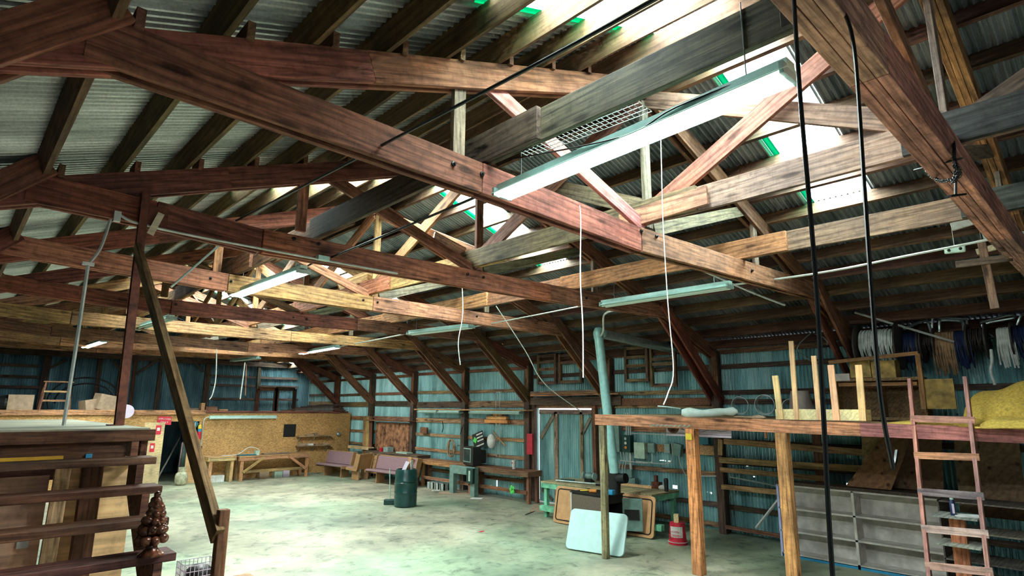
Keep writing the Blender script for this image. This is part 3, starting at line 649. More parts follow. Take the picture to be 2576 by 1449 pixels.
# gas bottle
c=Vector((6.22,22.7,0)); t=thing('gas_bottle','squat cream gas bottle by the dark doorway','gas bottle',c)
MB().lathe([(.12,0),(.15,.02),(.19,.07),(.195,.3),(.17,.38),(.1,.43)],18,c).build('tank',M['cream'],t,smooth=True); MB().lathe([(.11,.42),(.11,.58)],16,c).build('collar',M['cream'],t); MB().lathe([(.03,.4),(.03,.52)],8,c).build('valve',M['yellow'],t)
# inside the doorway
o=beam('metal_ladder',(5.75,23.9,.0),(6.5,24.4,1.5),.05,.03,(.3,.3,.3)); tag(o,'thin grey rail leaning inside the dark doorway','rail')
o=beam('rail_post',(6.35,23.6,0),(6.42,23.7,1.35),.06,.04,(.4,.3,.35)); tag(o,'thin mauve post just inside the dark doorway','post')
o=MB().bx(6.5,6.9,23.9,24.3,0,1.3).build('filing_cabinet',M['greygreen']); tag(o,'grey cabinet standing inside the dark doorway','cabinet')
o=beam('floor_board',(10.5,22.95,.05),(11.3,22.3,.05),.1,.04,GREY); tag(o,'grey board lying on the floor left of the pews','board')
# stuff on the deck of the chipboard room
zt=ZO+.06
def stool(c,w,h):
    t=thing('stool','wooden frame stool standing on the deck of the chipboard room','stool',c)
    for sx in(-1,1):
        for sy in(-1,1): beam('leg',c+Vector((sx*w/2,sy*.2,0)),c+Vector((sx*w/2*.8,sy*.15,h)),.05,.05,BROWN,t,up=(1,0,0))
    MB().bx(c.x-w/2,c.x+w/2,c.y-.2,c.y+.2,h+c.z-.04,h+c.z).build('seat',M['plank'],t,color=TAN)
    for z in(.35,.65): beam('rung',c+Vector((-w*.45,-.19,z*h)),c+Vector((w*.45,-.19,z*h)),.06,.03,TAN,t)
X=un(140,1000,Y=24.2).x; stool(Vector((X,24.2,zt)),.78,.95)
def arc(c,r,a0,a1,n=14,tilt=0,el=1.0): return [Vector(c)+Vector((r*math.cos(math.radians(a0+(a1-a0)*i/n)),tilt*i/n,r*el*math.sin(math.radians(a0+(a1-a0)*i/n)))) for i in range(n+1)]
c=un(215,1010,Y=25.2); c.z=zt+.35
cord('hose',arc(c,1.05,200,-20,18,.3,.75)+arc(c+Vector((.05,.3,0)),.85,-10,190,14,.2,.7),.03,M['black'],'black coiled hose standing in big loops on the chipboard room deck','hose')
for i,(x,w2,h2,m_,d) in enumerate([(50,.62,.5,'cardboard','brown cardboard box on the deck at the far left'),(228,.5,.35,'cardboard','crumpled tan cardboard left of the steel column'),(268,.7,.5,'cardboard','big open cardboard carton beside the steel column'),(18,.6,.55,'black','dark heap of netting at the far left of the deck')]):
    X=un(x,1015,Y=23.8).x; c=Vector((X,23.8,zt)); mb=MB(); 
    if i==3: 
        mb.ell(c+Vector((0,0,.24)),(.35,.2,.25)); mb.ell(c+Vector((.15,-.02,.34)),(.2,.15,.16))
    elif i: mb.box(c+Vector((0,0,h2/2+.03)),(w2,.4,h2),Matrix.Rotation(.18*(-1)**i,3,'Y')@rotz(20))
    else: mb.bx(c.x-w2/2,c.x+w2/2,c.y-.2,c.y+.2,zt,zt+h2)
    tag(mb.build(('cardboard_box','cardboard_scrap','cardboard_carton','netting_heap')[i],M[m_]),d,'box' if i<3 else 'heap')
c=un(318,1035,Y=22.9); o=MB().lathe([(.22,0),(.22,.02)],24,c,rot=Matrix.Rotation(math.pi/2,3,'X')).build('balloon_disc',M['lilac']); tag(o,'round mauve paper disc hanging beside the steel column','disc')
for i,x in enumerate((672,717)):
    c=un(x,1000,Y=25.5); w2=.55; z0=zt; z1=un(x,978,Y=25.5).z; t=thing('window_frame','%s old dark window frame standing on the deck near the right corner'%('left','right')[i],'window frame',(c.x,25.5,z0))
    for s in (-1,1): beam('stile',(c.x+s*w2*.75,25.5,z0),(c.x+s*w2*.75,25.5,z1),.16,.05,BROWN if i==0 else DARK,t,up=(1,0,0))
    beam('rail',(c.x-w2*.75,25.5,z1),(c.x+w2*.75,25.5,z1),.16,.05,BROWN if i==0 else DARK,t)
for i,(x,w2,h2) in enumerate([(478,.5,.12),(530,.4,.18),(560,.3,.08),(508,.12,.3)]):
    c=un(x,1030,Y=23.7); o=MB().bx(c.x-w2/2,c.x+w2/2,23.6,23.85,zt,zt+h2).build('deck_scrap',M['plank'],color=(DARK,BROWN,TAN,TAN)[i]); tag(o,'%s small wooden scrap from the left on the chipboard room deck edge'%ORD[i],'scrap')
for i in range(5):
    o=beam('plank',(10.2+.25*i,24.6-.1*i,zt+.03+.05*i),(12.6,23.6+.15*i,zt+.05+.06*i),.04,.18,(BROWN,GREY,RED2,DARK,GREY)[i]); tag(o,'%s loose plank up in the pile on the deck, right corner'%ORD[i],'plank','planks piled on the deck')
# ================================================================ pews, drum, floor things
def pew(label,c,L_,rz,ends=(True,True)):
    t=thing('church_pew',label,'pew',c,'mauve padded church pews'); R=rotz(rz); c=Vector(c)
    def P(x,y,z): return c+R@Vector((x,y,z))
    def pb(name,x0,x1,y0,y1,z0,z1,mat,tilt=0,colr=(.5,.3,.13),bev=.01):
        Rr=R@Matrix.Rotation(math.radians(tilt),3,'Y'); MB().box(P((x0+x1)/2,(y0+y1)/2,(z0+z1)/2),(x1-x0,y1-y0,z1-z0),Rr).build(name,mat,t,color=colr,bevel=bev)
    pb('seat',-.28,.22,-L_/2,L_/2,.38,.46,M['purple'],4,bev=.03)
    pb('backrest',.20,.28,-L_/2,L_/2,.44,.90,M['purple'],14,bev=.02)
    pb('back_frame',.265,.30,-L_/2-.02,L_/2+.02,.36,.93,M['pewwood'],14)
    for s in (-1,1): pb('support',-.1,.25,s*L_*.32-.03,s*L_*.32+.03,0,.38,M['pewwood'])
    for s,e in zip((-1,1),ends):
        if e: pb('end_panel',.13,.34,s*L_/2-.02,s*L_/2+.02,.36,.93,M['pewwood'],14); pb('end_rail',-.3,.25,s*L_/2-.02,s*L_/2+.02,.33,.43,M['pewwood'],4)
    return t
pew('mauve pew farthest left, nearest the chipboard wall',(11.3,21.75,0),1.75,6)
pew('short mauve pew turned end-on between the two others',(11.55,20.35,0),.7,-75,(True,True))
pew('mauve pew behind the dark green drum',(11.55,18.15,0),2.3,4)
c=Vector((9.42,14.05,0)); t=thing('plastic_drum','dark green plastic drum used as a bin on the open floor','drum',c)
MB().lathe([(.27,0),(.30,.03),(.305,.3),(.30,.34),(.31,.36),(.31,.38),(.30,.40),(.315,.62),(.30,.64),(.31,.66),(.31,.68),(.30,.70),(.295,.88),(.27,.96),(.245,.965),(.24,.7),(.02,.7)],30,c).build('barrel',M['drum'],t,smooth=True)
for i,(dx,dy,h2,m_) in enumerate([(.02,-.08,.28,'brick'),(.1,-.12,.22,'paper'),(-.1,-.05,.16,'paper'),(.14,.02,.3,'browntop'),(-.02,.08,.2,'lilac')]):
    o=MB().box(c+Vector((dx,dy,.82+h2/2)),(.14,.02,h2+.3),Matrix.Rotation(.3*(-1)**i+.2,3,'Y')@rotz(30*i)).build('litter',M[m_]); tag(o,'%s sticking out of the green drum'%('reddish card','white paper at the front','small white paper at the left','tan card','lilac wrapper')[i],'litter')
c=Vector((9.25,14.6,0)); t=thing('broom','broom with a wide dark head standing left of the green drum','broom',c)
MB().box(c+Vector((.03,-.05,.07)),(.36,.16,.14),rotz(-40)).build('head',M['drum'],t,bevel=.02); MB().tube([c+Vector((.03,0,.14)),un(981,1178,Y=14.7)],.013,8).build('handle',M['greenbox'],t)
for i,(x,y,w2,d2,m_,dd) in enumerate([(1200,1254,.35,.2,'paper','white paper sheet lying on the floor before the wall bench'),(1152,1240,1.1,.5,'cardboard','flat brown cardboard lying before the grey green stand'),(1097,1234,.25,.12,'paper','small white paper scrap beside the cinder blocks'),(1212,1337,.1,.05,'signred','tiny red scrap in the middle of the floor'),(1335,1290,.6,.03,'darkmetal','thin dark rod lying on the floor left of the mint bench'),(1420,1270,1.2,.7,'cardboard','brown sheet lying on the floor before the metal door')]):
    c=un(x,y,Z=0.004); c.x=min(c.x,12.0); o=MB().box((c.x,c.y,.006),(w2,d2,.012),rotz(-60+20*i)).build('floor_scrap',M[m_]); tag(o,dd,'scrap')
# cinder blocks
for i,x in enumerate((1097,1109,1121)):
    c=un(x,1228,X=12.25); b=MB(); a=Vector((12.1+.02*i,c.y,0))
    b.bx(a.x-.1,a.x+.1,a.y-.19,a.y-.155,0,.2).bx(a.x-.1,a.x+.1,a.y+.155,a.y+.19,0,.2).bx(a.x-.1,a.x+.1,a.y-.018,a.y+.018,0,.2).bx(a.x-.1,a.x-.065,a.y-.19,a.y+.19,0,.2).bx(a.x+.065,a.x+.1,a.y-.19,a.y+.19,0,.2)
    tag(b.build('cinder_block',M['concrete']),'%s grey cinder block from the left under the wall bench'%ORD[i],'block','cinder blocks under the wall bench')
# ================================================================ benches along the right wall
def Yx(x,y,X): return un(x,y,X=X).y
y0,y1=Yx(1338,1190,12.2),Yx(1190,1175,12.2)
workbench('rough brown bench on the right wall nearest the metal door, under the cup',12.05,12.62,y0,y1,.87,BROWN)
y2=Yx(1060,1168,12.2)
workbench('rough brown bench on the right wall left of the television',12.1,12.62,y1+.03,y2,.88,(.38,.2,.11))
y3=Yx(1060,1165,12.2)+.05; y4=Yx(925,1150,12.2)
workbench('long dark cluttered bench behind the pews',12.05,12.62,y3,y4,.98,(.16,.11,.08))
o=MB().bx(12.0,12.03,Yx(968,1170,12),Yx(925,1170,12),.2,.84).build('bench_front_board',M['ply'],color=(.5,.33,.17)); tag(o,'tan plywood panel fronting the dark bench behind the pews','panel')
for i,(x,y,w2,h2,m_,nm,dd) in enumerate([(905,1140,1.6,.1,'pine','pale_board','pale pine board lying on the far end of the dark bench'),(962,1145,.16,.12,'paintred','red_tin','small red tin on the dark bench'),(975,1146,.3,.17,'fixgrey','grey_motor','grey motor on the dark bench before the rusty panel'),(1015,1150,.7,.05,'greenbox','green_tray','pale green tray on the near end of the dark bench'),(935,1147,.2,.06,'darkmetal','clamp','dark clamp on the dark bench')]):
    yy=Yx(x,y,12.3); o=MB().bx(12.2,12.45,yy-w2/2,yy+w2/2,.98,.98+h2).build(nm,M[m_],color=(.85,.62,.32)); tag(o,dd,nm.split('_')[-1])
# grey green stand
ya,yb=Yx(1203,1175,12.0),Yx(1140,1172,12.0); t=thing('steel_stand','grey green machine stand with thick legs in front of the television bench','stand',(11.98,(ya+yb)/2,0))
MB().bx(11.86,12.02,ya,yb,.6,.84).build('apron',M['greygreen'],t,bevel=.01)
for Y in (ya+.1,yb-.1): MB().bx(11.86,12.02,Y-.1,Y+.1,0,.6).build('leg',M['greygreen'],t,bevel=.01)
MB().bx(11.77,11.86,ya-.02,ya+.28,.38,.82).build('switch_box',M['drum'],t,bevel=.01); MB().bx(11.755,11.77,ya+.08,ya+.16,.45,.75).build('handle',M['greenbox'],t)
# television
c=Vector((12.2,Yx(1187,1165,12.1),.872)); t=thing('television','old black tube television on the wall bench','television',c)
R=rotz(-12)
MB().box(c+R@Vector((-.08,0,.28)),(.3,.62,.55),R).build('cabinet',M['tv'],t,bevel=.02); MB().box(c+R@Vector((.17,-.02,.26)),(.24,.46,.4),R).build('rear_housing',M['tv'],t,bevel=.04)
MB().box(c+R@Vector((-.235,.04,.3)),(.02,.48,.42),R).build('bezel',M['fixgrey'],t,bevel=.01); MB().box(c+R@Vector((-.248,.04,.3)),(.012,.42,.36),R).build('screen',M['glass'],t,bevel=.02)
c=Vector((12.3,Yx(1293,1180,12.3),.872)); t=thing('paper_cup','tall white paper cup with a red mark on the wall bench','cup',c); MB().lathe([(.045,0),(.065,.24),(.07,.25),(.06,.25),(.04,.01)],16,c).build('cup',M['paper'],t,smooth=True); MB().bx(c.x-.072,c.x-.055,c.y-.0,c.y+.03,c.z+.15,c.z+.19).build('mark',M['signred'],t)
c=un(1288,1232,X=12.0); b=MB(); 
for a in range(5): b.ell(c+Vector((0,.06*math.cos(a*1.26),.08*math.sin(a*1.26))),(.015,.05,.05),6)
tag(b.build('green_rosette',M['flexgreen'],smooth=True),'bright green rosette on the bench leg','decoration')
# shelf with strip lights on the wall
zs=un(1240,1034,X=12.4).z; yA,yB=Yx(1335,1030,12.5),Yx(1053,1030,12.5)
o=MB().bx(12.3,12.66,yA,yB,zs+.01,zs+.05).build('wall_shelf',M['plank'],color=TAN); tag(o,'long narrow tan shelf on the right wall above the television','shelf')
for i,(xa,xb) in enumerate(((1053,1104),(1100,1158),(1183,1310))):
    ya,yb=Yx(xb,1036,12.35),Yx(xa,1036,12.35); tube_light((12.38,ya,zs-.05),(12.38,yb,zs-.05),False,'%s unlit strip light from the left under the wall shelf above the benches'%ORD[i],hang=0)
# hanging things on the right wall
def wall_box(name,label,cat,x0,x1,y0,y1,mat,X=12.6,d=.06,c=TAN,tilt=0,bev=.004):
    a=un(x0,y0,X=X);b=un(x1,y1,X=X); h_=abs(un((x0+x1)/2,y0,X=X).z-un((x0+x1)/2,y1,X=X).z)
    o=MB().box((X,(a.y+b.y)/2,(un((x0+x1)/2,(y0+y1)/2,X=X).z)),(d,abs(a.y-b.y),h_),Matrix.Rotation(math.radians(tilt),3,'X')).build(name,M[mat],color=c,bevel=bev); return tag(o,label,cat)
wall_box('timber_offcut','bottom orange timber block stored on the wall board above the flag','timber',1222,1280,1056,1064,'pine',c=(.75,.33,.12),d=.12)
wall_box('timber_offcut','upper orange timber block of the stack above the flag','timber',1226,1276,1047,1055,'pine',c=(.8,.4,.15),d=.1)
wall_box('timber_offcut','short orange timber block crowning the stack above the flag','timber',1243,1265,1040,1046,'pine',c=(.7,.3,.12),d=.1)
wall_box('square_board','small brown board on the wall right of the second bench post','board',1059,1075,1075,1090,'plank',c=BROWN)
wall_box('switch_board','dark red switch panel fixed to the door post','panel',1327,1341,1091,1143,'paintred',X=12.45,d=.06)
o=wall_box('rusty_board','large peeling red and tan board leaning on the wall behind the pews','board',948,1027,1064,1142,'brick',X=12.55,d=.05)
wall_box('top_shelf','thin board shelf above the peeling red board','shelf',930,1036,1057,1060,'plank',X=12.45,d=.3,c=BROWN)
for i,(x0,x1) in enumerate(((915,921),(922,929),(930,936))):
    o=beam('tall_plank',(12.35,Yx((x0+x1)/2,1130,12.35),0),(12.5,Yx((x0+x1)/2,1050,12.5),un(x0,1047,X=12.5).z),.22,.03,(TAN,(.6,.36,.18),BROWN)[i],up=(0,1,0),mat=M['plank']); tag(o,'%s tall plank from the left leaning between chipboard wall and peeling board'%ORD[i],'plank','tall planks leaning by the peeling board')
# flag sign
c=un(1204,1108,X=12.5); t=thing('striped_flag','small tilted black flag with white stripes and a green emblem on the wall','flag',c); R=Matrix.Rotation(math.radians(-18),3,'X')
MB().box(c,(.02,.52,.5),R).build('cloth',M['black'],t)
for i,(dy,dz,w2) in enumerate(((-.1,.18,.3),(-.1,.08,.3),(-.1,-.02,.3),(0,-.16,.46))): MB().box(c+R@Vector((-.014,dy,dz)),(.006,w2,.04),R).build('stripe',M['white'],t)
b=MB(); 
for dy,dz in ((0,.05),(.06,0),(-.06,0),(0,-.05)): b.ell(c+R@Vector((-.014,.15+dy*.8,.05+dz)),(.008,.05,.05),6)
b.build('emblem',M['flexgreen'],t)
c=un(1236,1110,X=12.45); o=MB().ell(c,(.1,.17,.22),12).build('hard_hat',M['white'],smooth=True); tag(o,'white cap hanging on the wall board right of the flag','cap')
c=un(1135,1118,X=12.5); pts=[]
for k in range(60): a=k*.75; pts.append(c+Vector((-.03*math.sin(k*.3),.16*math.cos(a)*(1+.3*math.sin(k*.9)),.28*math.sin(a)-.12)))
cord('rope_coil',pts,.014,M['rope_tan'],'tangled brown rope coil hanging on the wall left of the television','rope')
cord('wall_hook_bar',[un(1113,1060,X=12.6),un(1115,1075,X=12.55),un(1112,1088,X=12.55)],.015,M['darkmetal'],'short dark hook bar on the wall above the left bench','hook')
cord('bent_strap',[un(1172,1055,X=12.6),un(1163,1075,X=12.55),un(1158,1092,X=12.55)],.012,M['black'],'thin black strap curving beside the wall post above the television','strap')
for i,x in enumerate((1248,1257)): cord('wall_conduit',[un(1262,987,X=12.6),un(x,990,X=12.55),un(x,1030,X=12.55),un(x+1,1150,X=12.6)],.014,M['conduit'],'%s grey conduit drop on the wall right of the white cap'%('left','right')[i],'conduit')
o=beam('leaning_stick',un(1240,1085,X=12.55),un(1272,1122,X=12.5),.04,.02,TAN); tag(o,'thin tan stick nailed slantwise on the wall right of the white cap','stick')
# frames hung high on the wall
for i,(x0,x1,y0,y1,rails) in enumerate([(1353,1401,892,966,(.25,.5,)),(1407,1466,890,963,(.3,)),(1572,1632,872,960,(.3,.55)),(1636,1702,870,972,(.32,.45))]):
    X=12.58; a=un(x0,(y0+y1)/2,X=X).y;b=un(x1,(y0+y1)/2,X=X).y; z1=un((x0+x1)/2,y0,X=X).z; z0=un((x0+x1)/2,y1,X=X).z
    t=thing('window_sash','%s dark wooden window frame from the left hung high on the right wall'%ORD[i],'frame',(X,(a+b)/2,z0),'old window frames hung above the door')
    for Y in (a-.04,b+.04): beam('stile',(X,Y,z0),(X,Y,z1),.07,.09,(.2,.13,.09),t,up=(0,1,0))
    for z in [z0+.03,z1-.03]+[z0+(z1-z0)*(1-r) for r in rails]: beam('rail',(X,a,z),(X,b,z),.08,.07,(.24,.15,.1),t)
z=un(1440,990,X=12.3).z
for i in range(5):
    o=beam('stored_plank',(12.36+.07*(i%2),Yx(1338,990,12.4)-.0,z-.04+.05*(i//2)+.0),(12.36+.07*(i%2),Yx(1560,990,12.4)+.1*i,z-.02+.05*(i//2)),.04,.065,(TAN,GREY,TAN,BROWN,GREY)[i]); tag(o,'%s stored plank up in the pile above the metal door'%ORD[i],'plank','planks stored above the metal door')
wall_box('wide_wall_board','wide brown board across the wall behind the stove pipe','board',1565,1788,1001,1020,'plank',X=12.66,d=.05,c=BROWN)
# ================================================================ electrical gear and rack on the right wall behind the loft post
wall_box('grey_cabinet','tall grey green electrical cabinet on the wall right of the stove pipe','electrical cabinet',1541,1563,1062,1136,'greygreen',d=.16)
t=thing('meter_column','dark column of electrical gear with pipes above and below on the wall','electrical gear',(12.6,Yx(1580,1100,12.6),1.0))
a=un(1580,1085,X=12.58); MB().bx(12.48,12.64,a.y-.12,a.y+.12,un(1580,1137,X=12.6).z,un(1580,1094,X=12.6).z).build('meter_box',M['drum'],t)
for i,dy in enumerate((-.06,0,.06)): MB().tube([(12.6,a.y+dy,un(1580,1094,X=12.6).z),(12.6,a.y+dy,2.5)],.02,8).build('pipe',M['steel'],t)
for k in range(3): MB().lathe([(.035,0),(.035,.02)],12,(12.47,a.y,un(1580,1103+k*11,X=12.6).z),rot=Matrix.Rotation(-math.pi/2,3,'Y')).build('dial',(M['steel'],M['white'],M['orange'])[k],t)
MB().tube([(12.58,a.y-.05,un(1583,1137,X=12.6).z),(12.58,a.y-.05,un(1583,1180,X=12.6).z)],.035,10).build('conduit',M['conduit'],t,smooth=True)
MB().bx(12.5,12.62,a.y-.12,a.y+.02,un(1583,1200,X=12.6).z,un(1583,1180,X=12.6).z).build('junction_box',M['greygreen'],t)
wall_box('fuse_cabinet','pale green fuse cabinet on the wall, largest of the small boxes','electrical cabinet',1598,1626,1113,1153,'greenbox',d=.14)
wall_box('switch_box','rounded grey switch box just right of the pale green cabinet','switch box',1631,1650,1114,1140,'greygreen',d=.12,bev=.03)
wall_box('switch_box','small green grey switch box right of the tan board piece','switch box',1673,1688,1116,1140,'fixgrey',d=.1)
wall_box('switch_box','tilted blue grey switch box beside the thick loft post','switch box',1695,1716,1116,1147,'greygreen',d=.12,tilt=10)
wall_box('switch_box','wide teal box behind the thick loft post','switch box',1754,1786,1100,1117,'teal',d=.14)
wall_box('wall_board_piece','tan board piece holding the switch boxes','board',1590,1695,1117,1135,'plank',X=12.68,d=.03)
wall_box('wide_wall_board','wide brown board on the wall right of the thick loft post','board',1752,1808,1120,1145,'plank',X=12.68,d=.03,c=(.45,.28,.15))
wall_box('cable_trough','long blue green metal trough on the wall above the mint bench','trough',1557,1602,1200,1214,'greygreen',d=.15)
def wp(x,y,X=12.55): return un(x,y,X=X)
cord('wall_pipe',[wp(1641,1140),wp(1641,1158),wp(1632,1165),wp(1600,1163),wp(1560,1158)],.014,M['conduit'],'curved grey pipe from the rounded switch box to the left','pipe')
cord('wall_pipe',[wp(1690,1115),wp(1692,1150),wp(1683,1165),wp(1650,1166),wp(1600,1160)],.014,M['conduit'],'curved grey pipe from the small switch box to the left','pipe')
cord('wall_pipe',[wp(1708,1147),wp(1713,1170),wp(1725,1195),wp(1730,1197),wp(1806,1198)],.012,M['conduit'],'thin pipe dropping from the tilted switch box and running right','pipe')
for i,x in enumerate((1560,1568,1574)): cord('wall_pipe',[wp(x,1136),wp(x+3,1155),wp(x-2,1175),wp(x-1,1200)],.012,M['conduit'],'%s thin pipe from the left below the tall grey cabinet'%ORD[i],'pipe')
cord('wall_pipe',[wp(1588,1090),wp(1676,1093)],.014,M['conduit'],'straight grey pipe across the wall above the switch boxes','pipe')
# board rack on the wall under the loft
t=thing('board_rack','rack of tan boards fixed to the wall under the loft','rack',(12.4,4.5,0))
for (p,q,h_) in (((1821,1110),(2174,1139),.12),((1809,1157),(2175,1180),.12),((1812,1181),(2082,1205),.1),((1815,1224),(2000,1243),.1),((1812,1105),(1812,1145),.1)):
    A=un(*p,X=12.4);B=un(*q,X=12.4); beam('board',A,B,h_,.04,(.50,.31,.15),t,up=(0,0,1) if p[0]!=q[0] else (0,1,0),mat=M['plank'])
beam('upright',(12.46,un(2054,1100,X=12.46).y,0),(12.46,un(2054,1100,X=12.46).y,2.3),.16,.05,BROWN,t,up=(0,1,0))
beam('upright',(12.46,un(1812,1200,X=12.46).y,0),(12.46,un(1812,1200,X=12.46).y,2.0),.16,.07,DARK,t,up=(0,1,0))
cord('leaning_pipe',[un(1902,1328,X=12.2),un(1960,1255,X=12.3)],.03,M['conduit'],'grey pipe leaning against the wall left of the white bookcase','pipe')
cord('wall_cable',[wp(1835,1200,12.5),wp(1890,1210,12.5),wp(1962,1225,12.5)],.012,M['conduit'],'thin grey rod sloping down on the wall left of the white bookcase','rod')
o=beam('floor_plank',un(1825,1325,X=12.4),un(1962,1348,X=12.4),.08,.04,BROWN); tag(o,'brown board lying along the wall foot left of the bookcase','board')
# ================================================================ loft
def lx(Y): return 8.87+.17*(7.05-Y)
ya,yb=7.07,-.6
za=2.495; zb_=2.36
t=thing('loft','timber storage loft with a long front beam on posts, on the right','loft',(10,3,0))
def lz(Y): return za+(zb_-za)*(ya-Y)/(ya-yb)
YJ=un(2175,1060,X=9.8).y
beam('front_beam',(lx(ya),ya,lz(ya)),(lx(YJ),YJ,lz(YJ)),.19,.05,(.46,.23,.13),t,top=True); beam('front_beam',(lx(YJ),YJ,lz(YJ)),(lx(yb),yb,lz(yb)),.19,.05,(.42,.2,.17),t,top=True)
b=MB(); i=len(b.v)
for (X,Y) in ((lx(ya)+.05,ya),(12.62,ya),(12.62,yb),(lx(yb)+.05,yb)): b.v.append(Vector((X,Y,lz(Y)-.005)))
for k in range(4): b.v.append(b.v[i+k]+Vector((0,0,-.025)))
b.f=[[0,1,2,3],[7,6,5,4],[0,4,5,1],[1,5,6,2],[2,6,7,3],[3,7,4,0]]; b.m=[0]*6; b.build('deck',M['ply'],t,color=(.4,.27,.15))
for k in range(13):
    Y=ya-.1-.6*k; beam('joist',(lx(Y)+.06,Y,lz(Y)-.09),(12.6,Y,lz(Y)-.09),.13,.045,BROWN,t,mat=M['plank'])
c=un(1522,1390,X=8.9)
for (x,yy,w_,cc,nm) in ((1522,1300,.11,(.33,.27,.18),'post'),(1752,1300,.17,(.60,.29,.14),'post'),(1985,1300,.17,(.60,.29,.14),'post')):
    Y=6.95 if x==1522 else (un(x,yy,X=9.2).y if x==1752 else un(x,yy,X=9.4).y); X=lx(Y)+.04
    # keep the post on its sight line
    Y=un(x,yy,X=X).y; beam('post',(X,Y,0),(X,Y,lz(Y)-.19),w_,w_*.92,cc,t,up=(0,1,0),bevel=.008)
PY2=un(1752,1300,X=9.2).y
o=MB().bx(lx(PY2)-.075,lx(PY2)-.06,PY2-.05,PY2+.06,2.1,2.2).build('yellow_note',M['yellow']); tag(o,'pale yellow note pinned high on the thick loft post','note')
for k in range(5): MB().tube([(lx(PY2)-.05,PY2+.02*(-1)**k,1.55+.13*k),(lx(PY2)-.075,PY2+.02*(-1)**k-.02,1.57+.13*k)],.005,5).build('nail',M['steel'],t)
o=beam('wall_batten',un(1925,1075,X=9.7),un(1928,1102,X=9.7),.03,.03,(.6,.25,.15),up=(0,1,0)); tag(o,'short red batten hanging below the loft beam between two posts','batten')
# poster
PX=9.42
a=un(1675,1070,X=PX);b_=un(1838,1072,X=PX); z1=un(1760,1064,X=PX).z; z0=un(1760,1099,X=PX).z; t=thing('poster','long lilac poster with dark handwriting hung under the loft','poster',(PX,(a.y+b_.y)/2,z0))
MB().bx(PX,PX+.01,b_.y,a.y,z0,z1).build('sheet',M['lilac'],t)
L_=a.y-b_.y
for i,(u0,v0,u1,v1) in enumerate(((.05,.9,.3,.45),(.3,.45,.22,.7),(.35,.85,.5,.7),(.0,.18,1,.18),(.52,.2,.52,.95),(.55,.8,.75,.95),(.72,.45,.8,.5),(.8,.5,.85,.4),(.85,.4,.97,.52),(.58,.35,.7,.55))):
    P=lambda u,v:Vector((PX-.006,a.y-L_*u,z0+(z1-z0)*v)); MB().bar(P(u0,v0),P(u1,v1),.006,.004,up=(1,0,0)).build('pen_stroke',M['black'],t)
MB().ell((PX-.002,a.y-L_*.12,z0+(z1-z0)*.6),(.006,.12,.1)).build('dark_picture',M['bronze'],t)
# bent corrugated scrap above the beam
b=MB()
for k in range(40): 
    Y0=un(1643,1065,X=9.1).y; Y1=un(1738,1065,X=9.1).y; a0=Y0+(Y1-Y0)*k/40;a1=Y0+(Y1-Y0)*(k+1)/40; f=lambda q:2.33+.012*math.sin(q*80); i=len(b.v)
    X=lx(a0)-.06; b.v+=[Vector((X,a0,f(a0))),Vector((X,a1,f(a1))),Vector((X+.02,a1,f(a1)-.02)),Vector((X+.02,a0,f(a0)-.02))]; b.f.append([i,i+1,i+2,i+3]); b.m.append(0)
o=b.build('metal_strip',M['steel']); so=o.modifiers.new('t','SOLIDIFY'); so.thickness=.003; tag(o,'thin wavy metal strip tucked under the loft beam by the thick post','strip')
# cloth bolster lying on the loft edge
A=un(1705,1036,X=9.25);B=un(1845,1036,X=9.5); z=lz(A.y)
b=MB(); pts=[];rr=[]
for k in range(15):
    u=k/14; p=A.lerp(B,u); pts.append(Vector((p.x+.12+.03*math.sin(u*9),p.y,z+.075-.02*math.sin(u*5)))); rr.append([.05,.085,.1,.09,.08,.07,.065,.065,.07,.07,.068,.06,.07,.075,.03][k])
b.tube(pts,rr,10); o=b.build('cloth_bolster',M['cloth'],smooth=True); tag(o,'pale aqua cloth bundle lying on the left end of the loft beam','cloth')
cord('grey_strap',[un(1655,1022,X=9.3),un(1680,1024,X=9.3),A+Vector((.1,0,.05))],.014,M['fixgrey'],'grey strap running out of the left end of the pale cloth bundle','strap')
for i,x in enumerate((1880,1900,1855)):
    c=un(x,1042,X=9.55); b=MB(); b.ell((c.x+.1,c.y,lz(c.y)+.02),(.1,.12,.025+.02*(i==1)),6); o=b.build('paper_scrap',M['cardboard']); tag(o,'%s crumpled tan scrap from the left on the loft edge'%ORD[[1,2,0][i]],'scrap')
# comb of pine uprights
yl,yr=un(1955,1030,X=9.7).y,un(2178,1030,X=9.7).y
t=thing('pine_rack','pale new pine rack of upright sticks on a box base, standing on the loft','rack',(9.75,(yl+yr)/2,lz(yl)))
XR_=9.62; zt_=lz(yl)+.005
MB().bx(XR_,XR_+.3,yr,yl,zt_,zt_+.16).build('base',M['pine'],t,color=(.80,.72,.42))
for (x,yt,i) in ((1950,945,0),(1990,858,1),(2047,895,2),(2090,918,3),(2160,918,4)):
    X=XR_+(-.03 if i!=1 and i!=2 else .04); X=XR_-.025
    c=un(x+(12 if i<4 else 8),1030,X=X); zt2=un(x,yt,X=X).z; beam('upright',(X,c.y,zt_+.0),(X+.0,un(x,yt,X=X).y,zt2),.09 if i in(0,4,3) else .07,.04,(.88,.60,.32),t,up=(0,1,0),mat=M['pine'])
